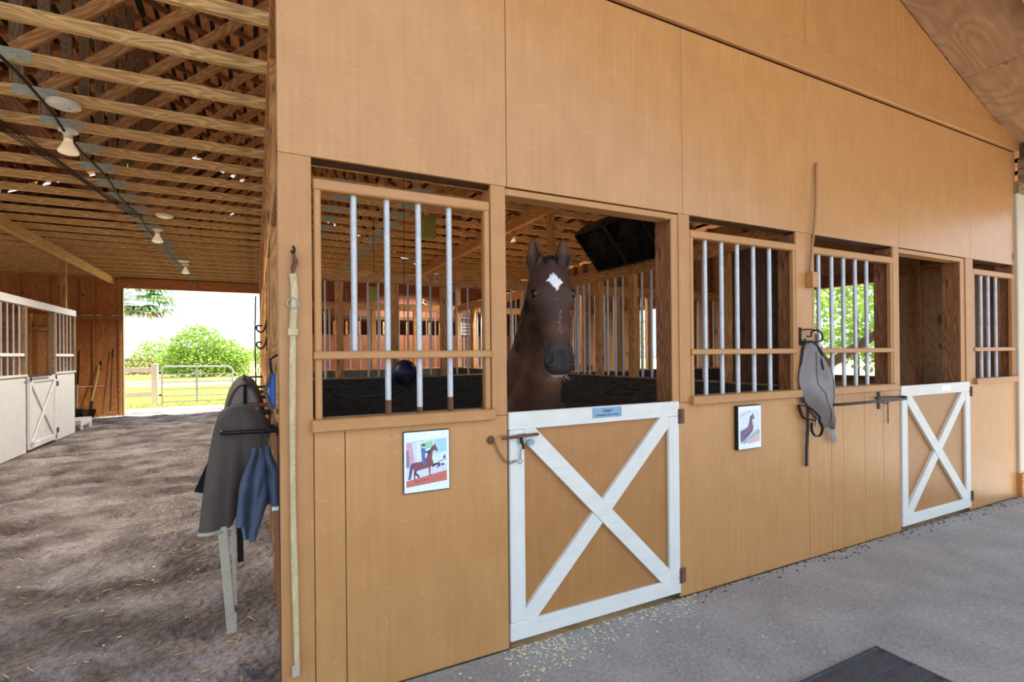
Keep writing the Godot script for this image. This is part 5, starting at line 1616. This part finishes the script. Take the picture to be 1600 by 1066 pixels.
func lamps() -> void:
	var glow := mat("lamp_glow", Color(0.95, 0.93, 0.88), 0.3)
	glow.emission_enabled = true
	glow.emission = Color(1.0, 0.86, 0.66)
	glow.emission_energy_multiplier = 0.2
	var spots := [[-1.46, -3.62, "flood lamp above the aisle behind the near cover plate"], [-1.36, -7.62, "flood lamp midway along the aisle ceiling"], [-1.34, -11.1, "flood lamp near the open barn doorway"], [3.86, -5.2, "bare bulb lamp over the back stalls, seen above the stall door"], [3.66, -9.9, "small bulb lamp far over the back stalls"], [-6.6, -5.0, "bulb lamp over the white stalls"]]
	for s in spots:
		var o := thing("ceiling_lamp", "white porcelain " + s[2], "lamp", Vector3(s[0], 3.575, s[1]))
		var m := MB.new()
		m.lathe([[0.0, 0.025], [0.075, 0.025], [0.075, 0.008], [0.045, -0.005], [0.034, -0.03], [0.034, -0.06], [0.0, -0.06]], 20)
		put("socket", m.mesh(), M.porcelain, o)
		m = MB.new()
		m.lathe([[0.030, -0.055], [0.036, -0.09], [0.06, -0.135], [0.078, -0.17], [0.076, -0.185], [0.045, -0.197], [0.0, -0.2]], 22)
		put("bulb", m.mesh(), glow, o)
		# reflector bulb: shines downwards only
		var l := SpotLight3D.new()
		l.name = "light"
		l.light_color = Color(1.0, 0.96, 0.90)
		l.light_size = 0.06
		l.shadow_enabled = true
		o.add_child(l)
		l.light_energy = FLOOD if s[2].begins_with("flood") else STALL_FLOOD
		l.spot_range = 30.0; l.spot_attenuation = 2.0; l.spot_angle = 80.0; l.spot_angle_attenuation = 0.6
		l.rotation.x = -PI / 2
		l.position = Vector3(0, -0.21, 0)
	for s in [[-1.325, -2.98, "beside the near aisle lamp"], [-1.12, -6.55, "midway along the aisle ceiling"], [-1.325, -10.6, "near the open barn doorway"]]:
		var o := thing("cover_plate", "round white ceiling cover plate " + s[2], "ceiling plate", Vector3(s[0], 3.59, s[1]))
		var m := MB.new()
		m.lathe([[0.0, 0.012], [0.10, 0.012], [0.115, 0.0], [0.112, -0.02], [0.09, -0.032], [0.085, -0.03], [0.08, -0.036], [0.0, -0.04]], 26)
		put("plate", m.mesh(), M.porcelain, o)
		rod("screw", o, [Vector3(0.04, -0.037, 0), Vector3(0.04, -0.043, 0)], 0.008, M.zinc, 8)
	var c := thing("electric_cable", "dark electric cable stapled under the joists along the aisle lamps", "cable")
	var pts := []
	for k in 40: pts.append(Vector3(-1.47 + 0.02 * sin(k * 0.9), 3.585 - 0.012 * absf(sin(k * 1.3)), -0.6 - k * 0.27))
	rod("cable", c, pts, 0.012, M.cable, 6)
	c = thing("electric_cable", "bundle of thin wires sagging under the joists beside the aisle cable", "cable")
	for j in 4:
		pts = []
		for k in 16: pts.append(Vector3(-2.05 + k * 0.035 + j * 0.03, 3.59 - 0.01 * sin(k * 0.6 + j), -3.3 - k * 0.24))
		rod("wire", c, pts, 0.006, M.cable, 6)

# ---------------------------------------------------------------- outdoors
func leaf_cloud(m: MB, c: Vector3, r: Vector3, count: int, size: float, rr: RandomNumberGenerator, long := 1.6) -> void:
	for k in count:
		var d := Vector3(rr.randfn(), rr.randfn(), rr.randfn()).normalized()
		var p := c + d * r * pow(rr.randf(), 0.28)
		var a := Vector3(rr.randfn(), rr.randfn() * 0.7, rr.randfn()).normalized()
		var b := a.cross(Vector3(rr.randfn(), rr.randfn(), rr.randfn())).normalized()
		var nn := a.cross(b)
		var s := size * rr.randf_range(0.6, 1.25)
		m.col = Color(1, 1, 1) * rr.randf_range(0.55, 1.15)
		m.col.a = 1.0
		var tip := p + a * s * long
		var l := p + a * s * 0.6 * long + b * s * 0.45 + nn * s * 0.12
		var q := p + a * s * 0.6 * long - b * s * 0.45 + nn * s * 0.12
		m.tri(p, l, tip, nn, Vector2(0, 0), Vector2(1, 0), Vector2(1, 1))
		m.tri(p, tip, q, nn, Vector2(0, 0), Vector2(1, 0), Vector2(1, 1))

func shrub(called: String, label: String, category: String, at: Vector3, blobs: Array, count: int, size: float, material: Material, sd: int, stems := true, group := "") -> Node3D:
	var rr := RandomNumberGenerator.new()
	rr.seed = sd
	var o := thing(called, label, category, at, 0, group)
	var m := MB.new()
	var tot := 0.0
	for b in blobs: tot += b[1].x * b[1].y
	for b in blobs: leaf_cloud(m, b[0], b[1], int(count * b[1].x * b[1].y / tot), size, rr)
	put("foliage", m.mesh(true), material, o)
	if stems:
		var t := MB.new()
		for b in blobs:
			var c: Vector3 = b[0]
			t.tube([Vector3(c.x * 0.4, -0.1, c.z * 0.4), Vector3(c.x * 0.7, c.y * 0.5, c.z * 0.7), c], 0.1, 6, [0.14 * size * 3, 0.10 * size * 3, 0.03])
		put("stems", t.mesh(), M.bark, o)
	return o

func outdoors() -> void:
	var rr := RandomNumberGenerator.new()
	rr.seed = 21
	# white fence and pipe gate
	var gz := -17.2
	for a in [[-2.83, "beside the pipe gate hinges"], [-0.10, "beyond the pipe gate latch"]]:
		var p := thing("fence_post", "white painted wooden fence post " + a[1], "fence post", Vector3(a[0], 0, gz if a[0] < -1 else -21.6))
		piece("shaft", p, Vector3(0, 0.62, 0), Vector3(0.17, 1.28, 0.15), M.white_paint, Basis(), 0.01)
		piece("cap", p, Vector3(0, 1.28, 0), Vector3(0.20, 0.04, 0.18), M.white_paint, Basis(), 0.01)
	var f := thing("rail_fence", "white board fence running from the pipe gate post", "fence")
	for y in [1.12, 0.34]: piece("rail", f, Vector3(-6.52, y, gz - 0.02), Vector3(7.2, 0.15, 0.04), M.white_paint)
	for x in [-5.4, -7.9, -10.0]: piece("post", f, Vector3(x, 0.6, gz - 0.08), Vector3(0.13, 1.25, 0.10), M.white_paint)
	f = thing("rail_fence", "white board fence beyond the saddle pad on the aisle wall", "fence")
	for y in [1.12, 0.75]: piece("rail", f, Vector3(2.70, y, -21.62), Vector3(5.4, 0.13, 0.04), M.white_paint)
	var g := thing("pipe_gate", "grey tubular steel farm gate with five rails outside the barn", "gate", Vector3(-2.64, 0, gz))
	var w := 1.98
	var top := 1.22
	rod("outer_frame", g, [Vector3(0, -0.03, 0), Vector3(0, top - 0.10, 0), Vector3(0.03, top - 0.03, 0), Vector3(0.10, top, 0), Vector3(w - 0.14, top - 0.03, 0), Vector3(w - 0.05, top - 0.07, 0), Vector3(w, top - 0.16, 0), Vector3(w, -0.03, 0)], 0.026, M.steel, 8)
	for y in [0.08, 0.26, 0.48, 0.72, 0.96]: rod("rail", g, [Vector3(0, y, 0), Vector3(w, y - 0.01, 0)], 0.018, M.steel, 8)
	piece("stay", g, Vector3(w * 0.48, 0.62, 0.0), Vector3(0.06, 1.16, 0.03), M.steel, Basis(), 0.004)
	for y in [0.3, 1.0]: piece("hinge", g, Vector3(-0.05, y, 0), Vector3(0.07, 0.05, 0.04), M.iron, Basis(), 0.004)
	# thin pasture posts
	for a in [[-8.6, -40.0], [-11.5, -44.0], [0.2, -46.0], [-5.2, -46.0]]:
		var p := thing("pasture_post", "thin grey pasture fence post standing in the far grass", "fence post", Vector3(a[0], -0.05, a[1]), 0, "thin posts of the far pasture fence")
		rod("stake", p, [Vector3(0, 0, 0), Vector3(0.02, 1.5, 0)], 0.06, M.grey_wood, 7)
	# large bush and its neighbours
	shrub("large_bush", "large rounded bright green bush beyond the pipe gate", "bush", Vector3(-3.3, 0, -42.5), [[Vector3(-0.5, 2.2, 0), Vector3(1.9, 1.7, 1.6)], [Vector3(-1.8, 1.2, 0.3), Vector3(1.3, 1.1, 1.2)], [Vector3(1.0, 1.5, 0.2), Vector3(1.7, 1.4, 1.4)], [Vector3(-0.3, 1.0, 0.8), Vector3(2.0, 1.0, 1.2)], [Vector3(2.2, 1.0, 0.2), Vector3(1.1, 1.0, 1.0)]], 9000, 0.15, M.leaf_bush, 31)
	shrub("low_bush", "low yellow-green bush beside the large rounded bush", "bush", Vector3(1.6, 0, -40.0), [[Vector3(0, 0.9, 0), Vector3(1.4, 1.1, 1.0)], [Vector3(1.6, 0.8, 0), Vector3(1.3, 1.0, 1.0)]], 2600, 0.15, M.leaf_light, 32)
	shrub("low_bush", "small reedy bush in front of the distant tree line", "bush", Vector3(-9.0, 0, -52.0), [[Vector3(0, 0.8, 0), Vector3(1.5, 1.0, 1.0)], [Vector3(2.2, 0.6, 0), Vector3(1.6, 0.9, 1.0)]], 2400, 0.16, M.reed, 33)
	var tx := [[-17.4, -74.0, 3.4], [-12.5, -86.0, 4.6], [-8.4, -76.0, 2.8], [-4.0, -86.0, 3.3], [0.8, -78.0, 3.2], [8.6, -80.0, 3.2], [-23.5, -82.0, 3.6]]
	for i in tx.size():
		var a: Array = tx[i]
		shrub("distant_tree", "small leafy tree in the distant tree line past the pasture", "tree", Vector3(a[0], 0, a[1]), [[Vector3(0, a[2] * 0.62, 0), Vector3(2.4, a[2] * 0.38, 1.6)], [Vector3(1.3, a[2] * 0.4, 0.3), Vector3(2.0, a[2] * 0.38, 1.4)], [Vector3(-1.4, a[2] * 0.4, 0.3), Vector3(1.9, a[2] * 0.38, 1.4)]], 1500, 0.24, M.leaf_light, 40 + i, true, "trees of the distant tree line")
	# palm beside the doorway, its trunk behind the wall
	var pl := thing("palm_tree", "palm tree whose drooping fronds hang into the open doorway", "palm tree", Vector3(-5.5, 0, -24.0))
	rod("trunk", pl, [Vector3(0.2, 0, 0), Vector3(0.1, 2.2, 0), Vector3(0.0, 3.75, 0)], 0.2, M.bark, 12, [0.24, 0.19, 0.17])
	for k in 26:
		var az := TAU * k / 26.0 + rr.randf() * 0.2
		var el := rr.randf_range(-0.5, 0.7)
		var dir := Vector3(cos(az), 0, sin(az))
		var m := MB.new()
		var len := rr.randf_range(1.1, 1.4)
		var root := Vector3(0, 3.75, 0)
		var end := root + dir * len * cos(el) * 1.45 + Vector3(0, sin(el) * len, 0)
		m.col = Color(1, 1, 1)
		m.tube([root, root.lerp(end, 0.5) + Vector3(0, 0.15, 0), end], 0.015, 5, [0.03, 0.02, 0.012])
		for q in 40:   # fan of folded leaflets that droop at their tips
			var a := (q / 39.0 - 0.5) * 3.6
			var sidev := dir.cross(Vector3.UP)
			var ld := (dir * cos(a) + sidev * sin(a) + Vector3(0, 0.12, 0)).normalized()
			var l := rr.randf_range(0.95, 1.25) * (1.0 - 0.2 * absf(a) / 1.8)
			var p1 := end + ld * l * 0.55
			var p2 := end + ld * l * 0.85 + Vector3(0, -l * rr.randf_range(0.15, 0.4), 0)
			var ac := ld.cross(Vector3.UP).normalized() * 0.05
			m.col = Color(1, 1, 1) * rr.randf_range(0.6, 1.2)
			m.col.a = 1.0
			m.quad(end - ac * 0.3, end + ac * 0.3, p1 + ac, p1 - ac, Vector3.UP)
			m.tri(p1 - ac, p1 + ac, p2, Vector3.UP, Vector2.ZERO, Vector2.ONE, Vector2.ONE)
		put("frond", m.mesh(true), M.leaf_dry if el < -0.38 else M.leaf_palm, pl)
	# oak beside the stall windows
	var ok := shrub("oak_tree", "leaning oak tree outside the barred stall windows", "tree", Vector3(12.8, 0, -4.6), [[Vector3(0.6, 4.4, 1.5), Vector3(2.4, 1.7, 2.6)], [Vector3(0.2, 3.4, -1.2), Vector3(1.6, 0.9, 1.8)]], 3600, 0.12, M.leaf_light, 51, false)
	rod("trunk", ok, [Vector3(0.2, -0.1, -1.6), Vector3(0.0, 0.9, -1.3), Vector3(0.0, 1.45, -0.4), Vector3(0.0, 2.05, 0.5), Vector3(0.2, 2.9, 1.6), Vector3(0.4, 3.9, 2.0)], 0.2, M.bark, 10, [0.22, 0.16, 0.11, 0.10, 0.09, 0.05])
	rod("branch", ok, [Vector3(0.0, 1.2, -0.9), Vector3(0.1, 2.4, -1.5), Vector3(0.2, 3.6, -1.4)], 0.12, M.bark, 8, [0.09, 0.07, 0.04])
	for a in [[19.0, -8.2, 3.0], [22.5, -16.5, 3.4], [20.0, -24.5, 3.2], [20.5, -0.5, 3.0]]:
		shrub("yard_tree", "leafy pale green tree in the bright yard past the stall windows", "tree", Vector3(a[0], 0, a[1]), [[Vector3(0, a[2], 0), Vector3(2.4, 2.2, 3.2)], [Vector3(0.3, a[2] - 0.9, 1.0), Vector3(1.8, 1.2, 2.4)]], 3400, 0.17, M.leaf_light, 60 + int(a[0] * 2), true, "yard trees past the stall windows")

# ---------------------------------------------------------------- loose bits
func multi(called: String, label: String, category: String, mesh: Mesh, material: Material, xf: Array) -> void:
	var mm := MultiMesh.new()
	mm.transform_format = MultiMesh.TRANSFORM_3D
	mm.mesh = mesh
	mm.instance_count = xf.size()
	for i in xf.size(): mm.set_instance_transform(i, xf[i])
	var o := MultiMeshInstance3D.new()
	o.name = called
	o.multimesh = mm
	o.material_override = material
	add_child(o)
	o.set_meta("kind", "stuff"); o.set_meta("label", label); o.set_meta("category", category)

func loose_bits() -> void:
	var rr := RandomNumberGenerator.new()
	rr.seed = 77
	var m := MB.new()
	m.box(Vector3.ZERO, Vector3(0.05, 0.0022, 0.0028), Basis(), 0.0)
	var xf := []
	for k in 1500:
		var x := rr.randf_range(-3.1, 0.05)
		var z := -rr.randf_range(0.1, 9.0)
		if f1.get_noise_2d(x * 1.6 + 50.0, z * 1.6) < rr.randf_range(-0.35, 0.35): continue
		var b := Basis(Vector3.UP, rr.randf() * TAU) * Basis(Vector3(0, 0, 1), rr.randf_range(-0.12, 0.12))
		xf.append(Transform3D(b.scaled_local(Vector3(rr.randf_range(0.3, 1.5), 1, rr.randf_range(0.8, 1.7))), Vector3(x, dirt_h(x, z) + 0.004, z)))
	multi("straw_litter", "scattered straw stems lying on the dirt aisle", "straw", m.mesh(), M.straw, xf)
	m = MB.new()
	m.cloth([[Vector3(-0.008, 0, -0.006), Vector3(0, 0.002, -0.007), Vector3(0.008, 0.003, -0.005)], [Vector3(-0.009, 0.001, 0), Vector3(0, 0.004, 0), Vector3(0.009, 0.001, 0)], [Vector3(-0.007, 0.002, 0.006), Vector3(0.001, 0.0, 0.007), Vector3(0.008, 0.002, 0.006)]], 0.0012)
	xf = []
	for k in 620:
		var t := rr.randf()
		var x := lerpf(1.2, 2.5, t)
		var z := 0.015 + pow(rr.randf(), 2.2) * 0.22 * (1.2 - t * 0.6)
		if k > 380:
			x = rr.randf_range(1.15, 1.5); z = 0.02 + pow(rr.randf(), 1.5) * 0.25
		if k > 540:
			x = rr.randf_range(0.9, 3.0); z = rr.randf_range(0.05, 0.9)
		xf.append(Transform3D(Basis(Vector3.UP, rr.randf() * TAU).scaled_local(Vector3.ONE * rr.randf_range(0.25, 1.0)), Vector3(x, 0.002, z)))
	for k in 900:
		var x := 2.05 + rr.randfn() * 0.28
		var z := 0.42 + rr.randfn() * 0.16
		if z > 0.03: xf.append(Transform3D(Basis(Vector3.UP, rr.randf() * TAU).scaled_local(Vector3.ONE * rr.randf_range(0.1, 0.28)), Vector3(x, 0.001, z)))
	for k in 160:
		var x := rr.randf_range(-3.0, 0.0)
		var z := -rr.randf_range(0.1, 4.0)
		xf.append(Transform3D(Basis(Vector3.UP, rr.randf() * TAU).scaled_local(Vector3.ONE * rr.randf_range(0.3, 1.2)), Vector3(x, dirt_h(x, z) + 0.004, z)))
	multi("wood_shavings", "pale wood shavings spilled on the concrete under the stall door", "shavings", m.mesh(), M.shaving, xf)
	# fallen bark and dirt crumbs along the foot of the front wall
	m = MB.new()
	m.lathe([[0.0, 0.0], [0.008, 0.001], [0.006, 0.006], [0.0, 0.008]], 6)
	xf = []
	for k in 260: xf.append(Transform3D(Basis(Vector3.UP, rr.randf() * TAU).scaled_local(Vector3(rr.randf_range(0.4, 1.8), rr.randf_range(0.4, 1.0), rr.randf_range(0.4, 1.0))), Vector3(rr.randf_range(2.4, 7.0), 0.0, 0.004 + pow(rr.randf(), 3.0) * 0.12)))
	multi("dirt_crumbs", "dark dirt crumbs along the foot of the tan wall", "dirt", m.mesh(), M.dark_wood, xf)
	# pasture grass
	m = MB.new()
	for k in 7:
		var a := TAU * k / 7
		var d := Vector3(cos(a), 0, sin(a))
		var s := Vector3(-sin(a), 0, cos(a)) * 0.012
		m.col = Color(1, 1, 1) * (0.7 + 0.08 * k)
		m.col.a = 1.0
		m.tri(d * 0.02 - s, d * 0.02 + s, d * 0.09 + Vector3(0, 0.10 + 0.02 * (k % 3), 0), d, Vector2.ZERO, Vector2.ONE, Vector2.ONE)
	xf = []
	for k in 26000:
		var z := -16.6 - pow(rr.randf(), 1.3) * 34.0
		var x := lerpf(-2.5, -6.5, (-z - 16.0) / 34.0) + rr.randf_range(-1.0, 1.0) * lerpf(4.0, 9.0, (-z - 16.0) / 34.0)
		if (z < -29.2 and z > -32.8) or (z < -33.9 and z > -38.1): continue
		if z > -20.0 and rr.randf() < 0.55: continue
		xf.append(Transform3D(Basis(Vector3.UP, rr.randf() * TAU).scaled_local(Vector3.ONE * rr.randf_range(0.5, 1.2)), Vector3(x, -0.05, z)))
	multi("pasture_grass", "short green grass outside the barn doorway", "grass", m.mesh(true), M.grass_blade, xf)
